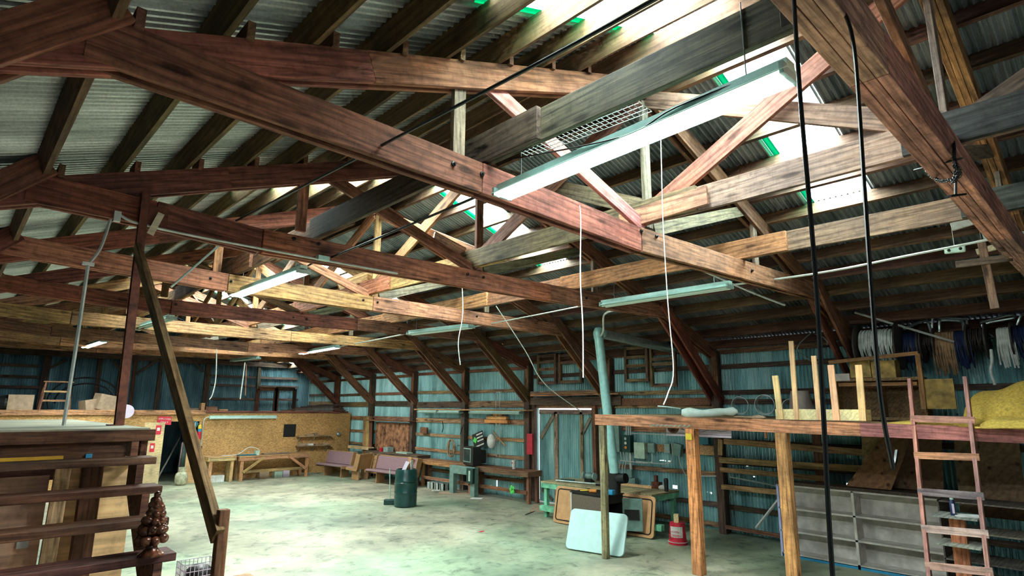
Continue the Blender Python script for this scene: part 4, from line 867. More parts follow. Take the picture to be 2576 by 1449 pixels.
# rings, shade, cabinets on the loft
zl=lambda Y:lz(Y)
for i,(x0,x1,y) in enumerate(((1842,1884,1003),(1900,1950,1003),(1968,2010,1003))):
    X=12.3; a=un(x0,y,X=X);b_=un(x1,y,X=X); r=abs(a.y-b_.y)/2; c=Vector((X,(a.y+b_.y)/2,lz(a.y)+r+.02)); b=MB()
    for q in range(3): b.tube([c+Vector((-.05+.03*q,(r-.01*q)*math.cos(k*math.pi/12),(r-.012*q)*math.sin(k*math.pi/12))) for k in range(24)],.008,6,closed=True)
    tag(b.build('wire_ring',M['steel'],smooth=True),'%s wire ring from the left leaning on the wall on the loft'%ORD[i],'wire ring')
c=un(2015,1020,X=11.8); c.z=lz(c.y); o=MB().lathe([(.24,0),(.16,.50),(.15,.50),(.22,.0)],24,c).build('lamp_shade_cone',M['shelfwhite'],smooth=True); o.name='bucket'; tag(o,'off-white tapered bucket standing on the loft behind the pine rack','bucket')
# yellow brown cabinet frame
Xc=11.3
def cb(x0,x1,y0,y1,name,mat,par,d=.04,X=Xc,c=(.42,.26,.09)):
    a=un((x0+x1)/2,y0,X=X).z; b=un((x0+x1)/2,y1,X=X).z; return MB().bx(X,X+d,un(x1,(y0+y1)/2,X=X).y,un(x0,(y0+y1)/2,X=X).y,b,a).build(name,mat,par,color=c)
M['oldyellow']=plain('worn_mustard_paint',(.46,.31,.08),.6,var=.35,scale=6)
t=thing('open_cabinet','open brown cabinet frame with mustard boxes behind, on the loft','cabinet',(Xc,3.3,2.5))
Y0_,Y1_=un(2325,1000,X=Xc).y,un(2100,1000,X=Xc).y; zb0=lz(Y1_)+.0; zt0=un(2200,955,X=Xc).z
for (zz_) in (zb0+.02,zt0): MB().bx(Xc,Xc+.35,Y0_,Y1_,zz_-.02,zz_+.03).build('shelf',M['plank'],t,color=(.3,.2,.1))
for Y in (Y0_,(Y0_*.52+Y1_*.48),Y1_): MB().bx(Xc,Xc+.35,Y-.02,Y+.02,zb0,zt0).build('divider',M['plank'],t,color=(.34,.22,.1))
MB().bx(Xc+.34,Xc+.36,Y0_,Y1_,zb0,zt0).build('back',M['plank'],t,color=(.2,.13,.07))
t=thing('mustard_box','mustard double box standing on the open cabinet, loft','box',(Xc,3.2,zt0+.03))
for (xa,xb) in ((2138,2190),(2192,2252)): cb(xa,xb,907,950,'door',M['oldyellow'],t,d=.3,X=Xc)
t=thing('bent_rack','old brown wooden frame with a bent top, above the mustard box','frame',(Xc,2.8,3.0))
for (p,q,w_) in (((2085,912),(2310,888),.06),((2308,890),(2318,965),.07),((2308,965),(2110,968),.06),((2318,965),(2325,1030),.07)): beam('rail' if q[0]!=2325 else 'stile',un(*p,X=Xc-.12),un(*q,X=Xc-.12),w_,.05,(.3,.18,.08),t,up=(0,0,1) if abs(p[0]-q[0])>40 else (0,1,0),mat=M['plank'])
o=cb(2322,2402,953,1029,'mustard_board',M['oldyellow'],None,d=.04,X=Xc-.1); tag(o,'large worn mustard panel standing right of the open cabinet','panel')
o=cb(2100,2137,940,958,'white_tray',M['shelfwhite'],None,d=.2,X=Xc-.02); tag(o,'small off-white tray lying left of the mustard box','tray')
# wire spools hung from a rod under the roof
zr_=un(2300,868,X=12.2).z
o=MB().tube([(12.2,.2,zr_+.02),(12.2,4.2,zr_+.08)],.02,8).build('hanging_rod',M['darkmetal'],smooth=True); tag(o,'dark rod carrying the row of spools under the roof','rod')
for y_ in (.25,4.0):
    MB().tube([(12.2,y_,zr_+.05),(12.68,y_,zr_+.2)],.015,6).build('bracket',M['darkmetal'],o)
def spool(label,x,w,rad,mat,drop,flange=True,n=26,X=12.2,fl2=True):
    c=un(x,870,X=X); c=Vector((X,c.y,zr_+.04)); t=thing('wire_spool',label,'spool',c)
    if flange:
        for s in ((-1,1) if fl2 else (1,)):
            MB().lathe([(rad*.2,-.012),(rad,-.012),(rad,.012),(rad*.2,.012)],22,c+Vector((0,s*w/2,-rad*.15)),rot=Matrix.Rotation(math.pi/2,3,'X')).build('flange',M['flange'],t,smooth=False)
    MB().lathe([(.08,-w/2),(.08,w/2)],14,c,rot=Matrix.Rotation(math.pi/2,3,'X')).build('core',M['darkmetal'],t)
    b=MB()
    for k in range(n):
        u=(k+.5)/n; y=c.y+(u-.5)*w*.9; r0=rad*.55*(1+.06*math.sin(k*2.3)); d=drop*(1+.18*math.sin(k*5.1+x)); sw=.05*math.sin(k*1.7)
        pts=[Vector((X-.02,y+sw*.6,c.z-d)),Vector((X-r0,y+sw*.3,c.z-d*.45)),Vector((X-r0*.95,y,c.z+.0)),Vector((X-r0*.6,y,c.z+r0*.75)),Vector((X,y,c.z+r0)),Vector((X+r0*.6,y,c.z+r0*.75)),Vector((X+r0*.8,y,c.z-.1))]
        b.tube(curve(pts,3),.012,5)
    o=b.build('strands',mat,t,smooth=True); o['kind']='stuff'
    return t
M['flange']=plain('dark_brown_flange',(.06,.045,.04),.6,var=.3)
spool('big spool with dark discs and pale white wire, left end of the row',2213,.62,.42,M['rope_white'],.34,X=11.9,n=30)
spool('black wire spool behind the big white one',2298,.3,.32,M['rope_blue'],.4,n=14)
spool('pair of dark spool discs left of the tan strands',2335,.22,.27,M['flange'],.22,n=8)
spool('hank of tan brown strands hanging in the row',2378,.32,.26,M['rope_tan'],.5,flange=False,n=24)
spool('hank of glossy dark blue strands right of the tan hank',2426,.24,.24,M['rope_blue'],.42,flange=False,n=16)
spool('tilted dark spool discs right of the dark blue hank',2462,.24,.3,M['flange'],.2,n=8)
spool('hank of off-white strands hanging right of the dark discs',2536,.24,.26,M['rope_white'],.42,flange=False,n=20)
spool('dark spool at the right edge of the picture',2572,.2,.28,M['rope_blue'],.3,n=10)
cord('white_hose',[un(2493,880,X=12.0),un(2495,910,X=11.9),un(2492,935,X=11.9),un(2503,968,X=11.9)],.022,M['rope_white'],'short white hose hanging beside the off-white hank','hose')
# bent tube frames
def tframe(label,pxs,X=12.35,r=.02,closed=False):
    pts=[un(x,y,X=X+.05*(i%2)) for i,(x,y) in enumerate(pxs)]; o=MB().tube(curve(pts,3),r,6).build('tube_frame',M['steel'],smooth=True); return tag(o,label,'metal frame')
tframe('bent silver tube frame, tallest arch above the tan hank',[(2348,860),(2345,805),(2360,800),(2425,803),(2432,812),(2438,862)])
tframe('inner silver tube arch above the tan hank',[(2366,862),(2363,812),(2372,806),(2415,808),(2423,816),(2427,860)],r=.022)
tframe('silver tube bent over above the black spool',[(2270,830),(2325,806),(2335,812),(2350,862)],r=.025)
tframe('silver folded frame above the dark spool discs',[(2465,812),(2535,793),(2550,800),(2470,818),(2500,850)])
tframe('silver frame at the right edge above the off-white hank',[(2576,790),(2565,800),(2552,845),(2568,850),(2576,820)])
tframe('thin diamond shaped wire frame on the wall left of the big spool',[(2040,838),(2005,877),(2055,912),(2082,860),(2045,838)],X=12.5,r=.01)
cord('long_lath',[un(2150,786,X=11.8),un(2400,860,X=12.0)],.02,M['conduit'],'long thin grey lath sloping down across the spools','lath')
for i in range(2): cord('wall_wire',[un(2250,838+i*14,X=12.6),un(2576,833+i*16,X=12.6)],.006,M['darkmetal'],'%s thin wire stretched along the wall above the spools'%('upper','lower')[i],'wire')
# foam
def heap(name,label,c,sx,sy,h,mat,seed):
    rr=random.Random(seed); n=22; b=MB(); ph=[rr.random()*6 for _ in range(4)]
    for i in range(n+1):
        for j in range(n+1):
            u=i/n*2-1;v=j/n*2-1; d=max(0,1-(abs(u)**2.5+abs(v)**2.5)); zz=h*d**.6*(1+.18*math.sin(u*4+ph[0])+.14*math.sin(v*5+ph[1]+u*2)); b.v.append(Vector(c)+Vector((u*sx,v*sy,max(0,zz))))
    for i in range(n):
        for j in range(n):
            a=i*(n+1)+j; b.f.append([a,a+n+1,a+n+2,a+1]); b.m.append(0)
    i0=len(b.v); 
    o=b.build(name,mat,smooth=True); so=o.modifiers.new('t','SOLIDIFY'); so.thickness=.02; return tag(o,label,'foam')
yy=un(2520,1040,X=10.6).y
heap('foam_roll','large mound of folded yellow foam at the right end of the loft',(10.75,yy-.15,lz(yy)+.005),.55,.62,.48,M['foam'],3)
for i,(x,X,w_,hh) in enumerate(((2345,10.1,.55,.045),(2380,10.25,.5,.09),(2560,10.0,.4,.07),(2545,10.05,.35,.12))):
    yy=un(x,1045,X=X).y; heap('foam_sheet','%s yellow foam sheet from the left lying on the loft edge'%ORD[i],(X,yy,lz(yy)+.005),.35,w_,hh,M['foam'],20+i)
# ladder
t=thing('ladder','reddish home made wooden ladder leaning on the loft beam','ladder',(9.2,2.2,0))
def rail_at(x,y,z0X=8.72,ztX=9.98,ztop=3.03):
    # point on the leaning plane X = z0X + (ztX-z0X)*z/ztop
    d=ray(x,y); k=(ztX-z0X)/ztop; tt=(z0X+k*CAM.z-CAM.x)/(d.x-k*d.z); return CAM+d*tt
PL=(.42,.2,.19)
Lt,Lb=rail_at(2288,955),rail_at(2338,1449); Rt,Rb=rail_at(2428,950),rail_at(2488,1449)
def ext(a,b): return a+(b-a)*((a.z-.0)/(a.z-b.z))
Lb=ext(Lt,Lb);Rb=ext(Rt,Rb)
beam('rail',Lb,Lt,.045,.09,PL,t,up=(0,1,0),mat=M['plank']); beam('rail',Rb,Rt,.045,.09,PL,t,up=(0,1,0),mat=M['plank'])
for i,(yl_,yr_) in enumerate(((1053,1057),(1145,1150),(1236,1248),(1328,1343),(1421,1438),(1500,1525))):
    A=rail_at(2288+(yl_-955)*.101-6,yl_);B=rail_at(2428+(yr_-950)*.12+14,yr_); A.x-=.04;B.x-=.04
    beam('rung',A,B,.09,.025,((.46,.27,.2),(.46,.27,.16),(.25,.2,.2),(.56,.42,.42),(.45,.28,.24),(.4,.2,.2))[i],t,mat=M['plank'])
# post with two small shelves and spray can
Xs=9.9
t=thing('shelf_post','orange post carrying two small grey shelves, behind the ladder','shelf',(Xs,un(2410,1400,X=Xs).y,0))
Ys=un(2408,1330,X=Xs).y; z1=un(2408,1297,X=Xs).z; z2=un(2408,1366,X=Xs).z
beam('post',(Xs+.06,Ys,0),(Xs+.06,Ys,z1-.02),.17,.09,(.56,.22,.13),t,up=(0,1,0))
for z in (z1,z2,z2-.52): MB().bx(Xs-.2,Xs+.28,Ys-.26,Ys+.22,z-.02,z).build('shelf',M['plank'],t,color=(.35,.38,.36))
c=Vector((Xs-.02,un(2399,1290,X=Xs).y,z1)); t=thing('spray_can','blue spray can standing on the upper small shelf behind the ladder','spray can',c)
MB().lathe([(.033,0),(.033,.17),(.024,.19),(.02,.2)],16,c).build('can',M['rope_blue'],t,smooth=True); MB().lathe([(.022,.2),(.022,.23),(.01,.24)],12,c).build('cap',M['greenbox'],t); MB().bx(c.x-.036,c.x-.028,c.y-.025,c.y-.0,c.z+.03,c.z+.15).build('label',M['lilac'],t)
o=MB().box((Xs+.05,Ys-.12,z1+.006),(.2,.3,.012),rotz(30)).build('white_strip',M['paper']); tag(o,'white strip lying beside the spray can','scrap')
# bookcase
X0,X1=11.45,11.8; yb0=un(1961,1300,X=X0).y; yb1=un(2372,1350,X=X0).y; zt_=1.24
t=thing('bookcase','long low grimy white bookcase with three rows of shelves under the loft','bookcase',(X0,(yb0+yb1)/2,0))
MB().bx(X1-.02,X1,yb1,yb0,0,zt_).build('back',M['shelfwhite'],t)
for z in (.06,.45,.84,zt_): MB().bx(X0,X1,yb1,yb0,z-.02,z+.01).build('shelf',M['shelfwhite'],t)
MB().bx(X0,X0+.02,yb1,yb0,0,.05).build('kick_board',M['blue'],t)
for Y,m_ in ((yb0,'bluepaint'),(un(2152,1330,X=X0).y,'shelfwhite'),(yb1,'shelfwhite')): MB().bx(X0,X1,Y-.02,Y+.02,0,zt_).build('side',M[m_],t)
MB().bx(X0-.01,X1,yb1-.05,yb0+.03,zt_+.01,zt_+.06).build('top',M['plank'],t,color=(.08,.06,.05))
t=thing('side_cabinet','dark cabinet with open shelves at the end of the bookcase','cabinet',(11.2,1.6,0))
ye=yb1-.1
for z in (.03,.5,.9,1.3): MB().bx(10.9,11.6,ye-1.2,ye,z-.02,z).build('shelf',M['plank'],t,color=(.22,.2,.19))
for Y in (ye,ye-1.2): MB().bx(10.9,11.6,Y-.02,Y,0,1.3).build('side',M['plank'],t,color=(.12,.1,.09))
for i,(xa,xb,c,lean,X) in enumerate(((2176,2236,(.45,.32,.17),.15,12.3),(2150,2260,(.25,.14,.08),.5,12.05),(2260,2380,(.18,.11,.07),.3,12.2),(2410,2470,(.35,.27,.16),.2,12.35),(2470,2576,(.22,.15,.1),.25,12.1))):
    ya_,yb_=un(xa,1200,X=X).y,un(xb,1200,X=X).y; b=MB(); b.v=[Vector(p) for p in ((X-lean,ya_,1.31),(X-lean,yb_,1.31),(X+.1,yb_-(.3 if i==1 else 0),2.28),(X+.1,ya_+(-.6 if i==1 else 0),2.28))]; b.v+=[p+Vector((.03,0,0)) for p in b.v[:4]]
    if i!=0:
        for p in b.v: 
            if p.z<1.5: p.z=1.0 if i in(3,4) else 1.31
    b.f=[[0,1,2,3],[7,6,5,4],[0,4,5,1],[1,5,6,2],[2,6,7,3],[3,7,4,0]]; b.m=[0]*6
    o=b.build('plywood_sheet',M['ply'],color=c); tag(o,'%s plywood sheet from the left leaning in the dark under the loft'%ORD[i],'plywood','plywood sheets under the loft')
# ================================================================ mint bench and the things around it
t=workbench('mint green painted workbench covered in tools, right of the centre',11.02,12.1,7.35,10.55,.84,(.45,.4,.24),brace=False)
for o in list(bpy.data.objects):
    if o.parent is t and o.name.split('.')[0] in('leg','apron'): o.data.materials[0]=M['mint']
for Y in (7.45,10.4): MB().bx(10.95,11.06,Y-.35,Y+.12,.16,.28).build('foot_rail',M['mint'],t)
MB().bx(11.1,12.0,8.0,10.4,.14,.17).build('lower_shelf',M['plank'],t,color=(.3,.35,.25))
zb1=.84
b=MB(); b.tube([(11.2,10.2,zb1+.03),(11.35,8.9,zb1+.04)],.018,8); tag(b.build('steel_rod',M['steel']),'long steel rod lying on the left of the mint bench','rod')
o=MB().bx(11.3,11.42,8.65,9.05,zb1,zb1+.05).build('trowel',M['darkmetal']); tag(o,'dark flat tool at the rod end on the mint bench','tool')
o=MB().box((11.35,9.95,zb1+.035),(.09,.36,.07),rotz(20)).build('dark_roll',M['drum'],bevel=.02); tag(o,'dark cylinder case near the left end of the mint bench','case')
c=Vector((11.75,9.6,zb1)); t=thing('bench_grinder','small dark grinder standing on the mint bench before the door','grinder',c)
MB().ell(c+Vector((0,0,.14)),(.09,.13,.09)).build('motor',M['greygreen'],t,smooth=True); MB().bx(c.x-.07,c.x+.07,c.y-.1,c.y+.1,c.z,c.z+.08).build('base',M['darkmetal'],t)
for s in(-1,1): MB().lathe([(.09,-.015),(.09,.015)],16,c+Vector((0,s*.16,.14)),rot=Matrix.Rotation(math.pi/2,3,'X')).build('wheel',M['fixgrey'],t)
o=MB().bx(11.85,11.95,7.9,9.0,zb1,zb1+.05).build('pine_board',M['pine'],color=(.8,.5,.25)); tag(o,'pale pine board lying along the back of the mint bench','board')
c=Vector((12.0,7.85,zb1)); t=thing('bench_vise','dark rusty vise on the back edge of the mint bench','vise',c); MB().bx(c.x-.07,c.x+.07,c.y-.1,c.y+.1,c.z,c.z+.14).build('body',M['rust'],t); MB().bx(c.x-.03,c.x+.03,c.y-.02,c.y+.05,c.z+.14,c.z+.28).build('jaw',M['rust'],t)
c=Vector((11.95,un(1690,1215,X=11.95).y,0)); c=Vector((12.0,7.2,0)); 
cc=un(1712,1237,X=11.7); c=Vector((11.7,max(cc.y,7.42),zb1)); t=thing('travel_mug','black travel mug standing at the right end of the mint bench','mug',c); MB().lathe([(.04,0),(.05,.2),(.052,.24),(.045,.27),(.02,.28)],16,c).build('body',M['black'],t,smooth=True)
cc=un(1690,1235,X=11.8); c=Vector((11.85,max(cc.y,7.6),zb1)); o=MB().ell(c+Vector((0,0,.05)),(.1,.1,.06)).build('white_lump',M['white'],smooth=True); o.name='dust_mask'; tag(o,'small white dust mask left of the black mug on the mint bench','mask')
# stove
t=thing('wood_stove','dark metal wood stove with a brown mesh front and open side door','stove',(10.2,8.8,0))
sx0,sx1=9.95,10.55; sy1=un(1437,1260,X=sx0).y; sy0=un(1522,1260,X=sx0).y; zt2=un(1437,1238,X=sx0).z
b=MB(); b.bx(sx0,sx1,sy0,sy1,.08,.12).bx(sx0,sx1,sy0,sy1,zt2-.16,zt2).bx(sx0,sx1,sy1-.03,sy1,.12,zt2-.16).bx(sx0,sx0+.03,sy0,sy1,.12,zt2-.16).bx(sx1-.03,sx1,sy0,sy1,.12,zt2-.16)
b.build('body',M['darkmetal'],t); MB().bx(sx0-.02,sx1+.02,sy0-.02,sy1+.02,zt2,zt2+.02).build('top_plate',M['darkmetal'],t)
for X in(sx0+.04,sx1-.04):
    for Y in(sy0+.04,sy1-.04): MB().bx(X-.02,X+.02,Y-.02,Y+.02,0,.08).build('leg',M['darkmetal'],t)
g=MB(); g.bx(sx0-.02,sx0,sy0+.03,sy1-.03,.15,zt2-.03); g=g.build('mesh_panel',M['screen'],t)
for (a0,a1,b0,b1) in ((sy0+.0,sy0+.035,.12,zt2),(sy1-.035,sy1,.12,zt2)): MB().bx(sx0-.03,sx0,a0,a1,b0,b1).build('trim',M['shelfwhite'],t)
dz=zt2-.22; MB().box((sx1+.1,sy0-.15,.12+dz/2+.02),(.03,.42,dz),rotz(35)).build('door',M['greygreen'],t,bevel=.008)
MB().box((sx1+.075,sy0-.16,.12+dz/2+.02),(.03,.30,.2),rotz(35)).build('door_panel',M['darkmetal'],t)
# pipe
M['pipe']=plain('aqua_tinted_pipe',(.38,.70,.70),.35,.25,var=.12)
Xp=10.3; A=Vector((Xp,un(1546,1240,X=Xp).y,zt2+.02)); sA=un(1546,1190,X=Xp)
t=thing('stove_pipe','tall silver stove pipe rising to an elbow and running to the wall','pipe',A)
C1=un(1505,838,X=10.15); D1=Vector((12.7,un(1700,880,X=12.7).y,un(1700,880,X=12.7).z))
MB().tube([A,sA],.125,18).build('black_section',M['darkmetal'],t,smooth=True)
MB().tube([sA,sA.lerp(C1,.97)],.1,20).build('riser',M['pipe'],t,smooth=True)
MB().tube(curve([sA.lerp(C1,.96),C1+Vector((0,0,.03)),C1.lerp(D1,.06)],5),.105,18).build('elbow',M['pipe'],t,smooth=True)
MB().tube([C1.lerp(D1,.05),D1],.1,18).build('cross_pipe',M['steel'],t,smooth=True)
q=sA-Vector((0,0,.12)); MB().tube([q,q+Vector((.0,-.28,.04))],.1,16).build('side_tee',M['darkmetal'],t,smooth=True)
# clutter on the stove
c=Vector((10.1,sy1-.25,zt2+.02)); 
cord('looped_cable',[c+Vector((0,.1*math.cos(k*.7)+.0,.02+.02*math.sin(k*.35)**2))+Vector((.08*math.sin(k*.7),0,0)) for k in range(10)],.01,M['yellow'],'small loop of yellow cord on top of the stove','cord')
o=MB().box(c+Vector((.0,-.22,.04)),(.1,.16,.06),rotz(30)).build('red_glove',M['orange'],bevel=.02); tag(o,'orange red tool lying on top of the stove','tool')
o=MB().box(c+Vector((.05,-.6,.05)),(.18,.24,.1),rotz(10)).build('battery_tool',M['blue'],bevel=.02); tag(o,'blue grey tool on the stove top beside the pipe','tool')
# folding tables
def slab(name,label,cat,P,th,mat,r=.09,rim=None,parts=()):
    """P: bottom-left, bottom-right, top-right, top-left"""
    P=[Vector(p) for p in P]; u=(P[1]-P[0]); w=u.length; u.normalize(); v=(P[3]-P[0]); v=v-u*v.dot(u); h=v.length; v.normalize(); n=u.cross(v)
    c=P[0]+u*w/2+v*h/2; t=thing(name,label,cat,P[0].lerp(P[1],.5)); MB().poly(rrect(c,u,v,w,h,r),n*th).build('top',mat,t,bevel=.006)
    if rim: 
        s=rrect(c,u,v,w-.14,h-.14,r*.8); MB().tube([p+n*(th+.003) for p in s],.013,6,closed=True).build('rim_groove',M['darkmetal'],t)
    return t,c,u,v,n
a=un(1424,1380,Z=.01);b_=un(1570,1403,Z=.01)
def onx(x,y,X): return un(x,y,X=X)
slab('folding_table','pale aqua plastic folding table top leaning on its side before the stove','table',[a,b_,b_+Vector((.28,-.02,.68)),a+Vector((.28,-.02,.68))],.045,M['tabletop'],r=.09)
for i,(xl,xr,yl_,yr_,X,dd) in enumerate(((1397,1480,1315,1325,10.62,'tan folding table top with a dark groove, left behind the stove'),(1560,1622,1340,1352,10.75,'tan folding table top with a dark groove, right of the stove'))):
    A=un(xl,yl_,Z=.01);B=un(xr if i==0 else 1620,yr_,Z=.01); 
    if i==0: A=Vector((10.72,9.85,.01)); B=Vector((10.78,8.55,.01))
    else: A=Vector((10.78,8.5,.01)); B=Vector((10.86,7.22,.01))
    slab('folding_table',dd,'table',[A,B,B+Vector((.16,0,.80)),A+Vector((.16,0,.80))],.035,M['browntop'],r=.08,rim=True)
o=MB().bx(8.86,9.3,7.45,7.5,0,.04).build('floor_block',M['plank'],color=TAN) if False else None
# red bucket upside down with a wood block
c=un(1706,1368,Z=0); t=thing('red_bucket','red plastic bucket standing upside down with white lettering','bucket',c)
MB().lathe([(.185,0),(.185,.03),(.175,.04),(.175,.07),(.165,.08),(.145,.40),(.02,.405)],28,c).build('body',M['paintred'],t,smooth=True)
dirc=(Vector((CAM.x,CAM.y,0))-Vector((c.x,c.y,0))).normalized(); rgt=Vector((-dirc.y,dirc.x,0))
for k in range(5):
    aa=-.75+.3*k*1.0; d_=dirc*math.cos(aa)+rgt*math.sin(aa); MB().box(c+d_*.162+Vector((0,0,.24)),(.004,.05,.2),Matrix.Rotation(math.atan2(d_.y,d_.x),3,'Z')).build('label_strip',M['white'],t)
d_=(dirc*math.cos(-.35)+rgt*math.sin(-.35)); r2=Vector((-d_.y,d_.x,0)); text('HARBOR',.062,c+d_*.172+Vector((0,0,.18)),-r2,(0,0,-1),M['signred'],t); text('FREIGHT',.052,c+d_*.172+Vector((0,0,.25)),-r2,(0,0,-1),M['signred'],t)
MB().tube([c+Vector((.19*math.cos(k*.35),.19*math.sin(k*.35),.05)) for k in range(18)],.006,6,closed=True).build('handle',M['white'],t)
o=MB().box(c+Vector((-.02,0,.48)),(.13,.09,.15),rotz(25)).build('wood_block',M['pine'],color=(.75,.6,.35)); tag(o,'cut wood block standing on the red bucket','block')
# ================================================================ left foreground: platform, stairs, column
STB=(.14,.06,.04)
t=thing('platform','dark timber platform with a pale dusty top at the left','platform',(0,7,0))
XE=1.27; Yf=5.62
MB().bx(XLW+.05,XE,Yf,9.6,2.40,2.425).build('deck',M['plydeck'] if 'plydeck' in M else M['ply'],t,color=(.42,.44,.36))
beam('front_beam',(XLW+.05,Yf-.03,2.37),(XE+.03,Yf-.03,2.37),.09,.05,(.15,.06,.04),t); beam('front_beam',(XLW+.05,Yf+.02,2.24),(XE-.15,Yf+.02,2.24),.18,.05,STB,t)
beam('front_beam',(XLW+.05,Yf+.25,2.1),(.8,Yf+.25,2.1),.12,.05,(.28,.12,.09),t)
beam('side_beam',(XE-.03,Yf,2.28),(XE-.03,9.6,2.28),.2,.05,STB,t)
for X,Y in ((1.22,9.5),(.93,Yf+.1),(-1.2,Yf+.1),(.35,Yf+1.2)): beam('post',(X,Y,0),(X,Y,2.3),.13,.1,STB if X!=.93 else (.2,.09,.06),t,up=(1,0,0))
# plywood panels standing under the platform front
Yp=Yf+.12
for i,(x0,x1,c,lab_) in enumerate(((XLW+.1,.68,(.78,.49,.37),'wide mauve brown plywood panel standing under the platform, left'),(.76,1.24,(.95,.62,.33),'tan grained plywood panel with a knot standing under the platform edge'))):
    o=MB().bx(x0,x1,Yp+.02*i+.08,Yp+.02*i+.1,0,2.08+.06*i).build('plywood_sheet',M['ply'],color=c); tag(o,lab_,'plywood')
o=beam('pine_post',(.70,Yf+.07,0),(.74,Yf+.07,2.2),.1,.04,(.8,.55,.28),up=(1,0,0)); tag(o,'tan board standing upright between the plywood panels','board')
o=beam('pine_post',(.30,Yf+.12,0),(.32,Yf+.12,2.12),.08,.04,(.5,.33,.17),up=(1,0,0)); tag(o,'tan batten at the picture left edge before the mauve plywood','batten')
c=un(57,1368,Y=Yp+.07); o=MB().bx(c.x-.035,c.x+.035,Yp+.065,Yp+.07,c.z-.03,c.z+.03).build('paper_label',M['paper']); tag(o,'small white label on the mauve plywood','label')
A=un(0,1157,Y=Yf-.0);B=un(158,1150,Y=Yf); 
M['ycord']=plain('yellow_level',(.95,.48,.03),.4)
zy=un(100,1154,Y=Yf+.0).z; o=MB().bx(-1.0,un(158,1150,Y=Yf).x,Yf-.03,Yf+.0,zy-.016,zy+.016).build('yellow_pole',M['ycord']); tag(o,'bright yellow bar stored under the platform','bar')
c=un(222,1152,Y=Yf-.01); o=MB().bx(c.x-.02,c.x+.02,Yf-.03,Yf+.0,c.z-.03,c.z+.03).build('blue_block',M['blue']); tag(o,'small blue block at the end of the yellow bar','block')
# stairs
t=thing('stairs','dark open wooden stairs coming down from the platform','stairs',(0,4.2,0))
rise,run=.197,.272
def step(k): return Vector((0,5.437-.257*k,2.213-.187*k))
n=11
for k in range(n):
    s=step(k); 
    if s.z<.1: break
    beam('tread',(XLW+.3,s.y,s.z-.025),(XE-.0,s.y,s.z-.025),.05,.24,(.15,.065,.045),t)
for X in (1.14,XLW+.5,-.1):
    prof=[]
    a0=Vector((X,Yf-.04,2.38)); prof.append(a0)
    for k in range(n):
        s=step(k)
        if s.z<.1: break
        prof.append(Vector((X,s.y+.13,prof[-1].z))); prof[-1].z=prof[-1].z
        prof.append(Vector((X,s.y+.13,s.z-.05)))
    last=prof[-1]; prof.append(Vector((X,last.y-.2,last.z))); prof.append(Vector((X,last.y-.2,0)));prof.append(Vector((X,last.y+.1,0))); prof.append(Vector((X,Yf-.04,1.98)))
    MB().poly(prof,(.05,0,0)).build('stringer',M['wood'],t,color=(.2,.09,.06))
s=step(1); 
# handrail + newel
NX=1.30; ny=3.42
t=thing('handrail','long brown leaning board used as a stair handrail, with its square newel post','handrail',(NX,ny,0))
T0_=un(345,620,X=1.16); B0_=un(548,1350,X=NX)
beam('rail',B0_,T0_,.11,.05,(.26,.14,.075),t,up=(1,0,.0) if False else (0,0,1))
NP=un(556,1340,X=NX+.02); zt3=un(556,1283,X=NX).z; beam('newel_post',(NX+.022,NP.y,0),(NX+.022,NP.y,zt3),.062,.062,(.24,.11,.06),t,up=(0,1,0),bevel=.006)
# steel column
C0=un(330,780,Y=6.5); t=thing('steel_column','rusty red steel column rising from the platform to the second truss','column',(1.2,6.48,2.42))
xb,xt=un(300,1060,Y=6.48),un(366,492,Y=6.48)
def ibeam(A,B):
    b=MB(); A=Vector(A);B=Vector(B); F=frame(A,B,(1,0,0)); L_=(B-A).length; c=(A+B)/2
    b.box(c+F@Vector((0,.035,0)),(L_,.01,.07),F).box(c+F@Vector((0,-.035,0)),(L_,.01,.07),F).box(c,(L_,.07,.01),F); return b
xb.z=2.425; ibeam(xb,xt+Vector((0,0,.02))).build('shaft',M['rust'],t)
MB().bx(xt.x+.05,xt.x+.22,6.49,6.51,xt.z-.3,xt.z-.08).build('gusset_plate',M['rust'],t)
MB().bx(xt.x-.05,xt.x+.05,6.42,6.56,2.425,2.435).build('foot_plate',M['rust'],t)
# finial
S=step(3); c=Vector((1.10,S.y,S.z)); fc=un(400,1385,X=1.12); c=Vector((1.12,fc.y,S.z)); c.y=max(S.y-.1,min(S.y+.1,c.y))
t=thing('carved_finial','dark carved wooden finial of piled fruit standing on a stair tread','finial',c)
MB().lathe([(.075,0),(.075,.012),(.05,.03),(.035,.05),(.035,.065),(.055,.08)],20,c).build('base',M['bronze'],t,smooth=True)
b=MB(); rr=random.Random(4); b.ell(c+Vector((0,0,.22)),(.05,.05,.16),10)
lv=[(.105,.066,8,.038),(.165,.060,8,.030),(.215,.048,7,.028),(.262,.038,6,.026),(.305,.028,5,.024),(.34,.017,4,.021)]
for li,(z,r,m2,sz) in enumerate(lv):
    for k in range(m2):
        a=2*math.pi*k/m2+li*.5; s2=sz*rr.uniform(.75,1.15); b.ell(c+Vector((r*math.cos(a),r*math.sin(a),z+rr.uniform(-.01,.01))),(s2,s2,s2*.95),8)
for k in range(26):
    a=rr.random()*6.28; z=rr.uniform(.12,.33); r=.095*(1-(z-.1)/.36); b.ell(c+Vector((r*math.cos(a),r*math.sin(a),z)),(.011,.011,.011),6)
b.ell(c+Vector((0,0,.375)),(.021,.021,.023),8)
b.build('fruit',M['bronze'],t,smooth=True)
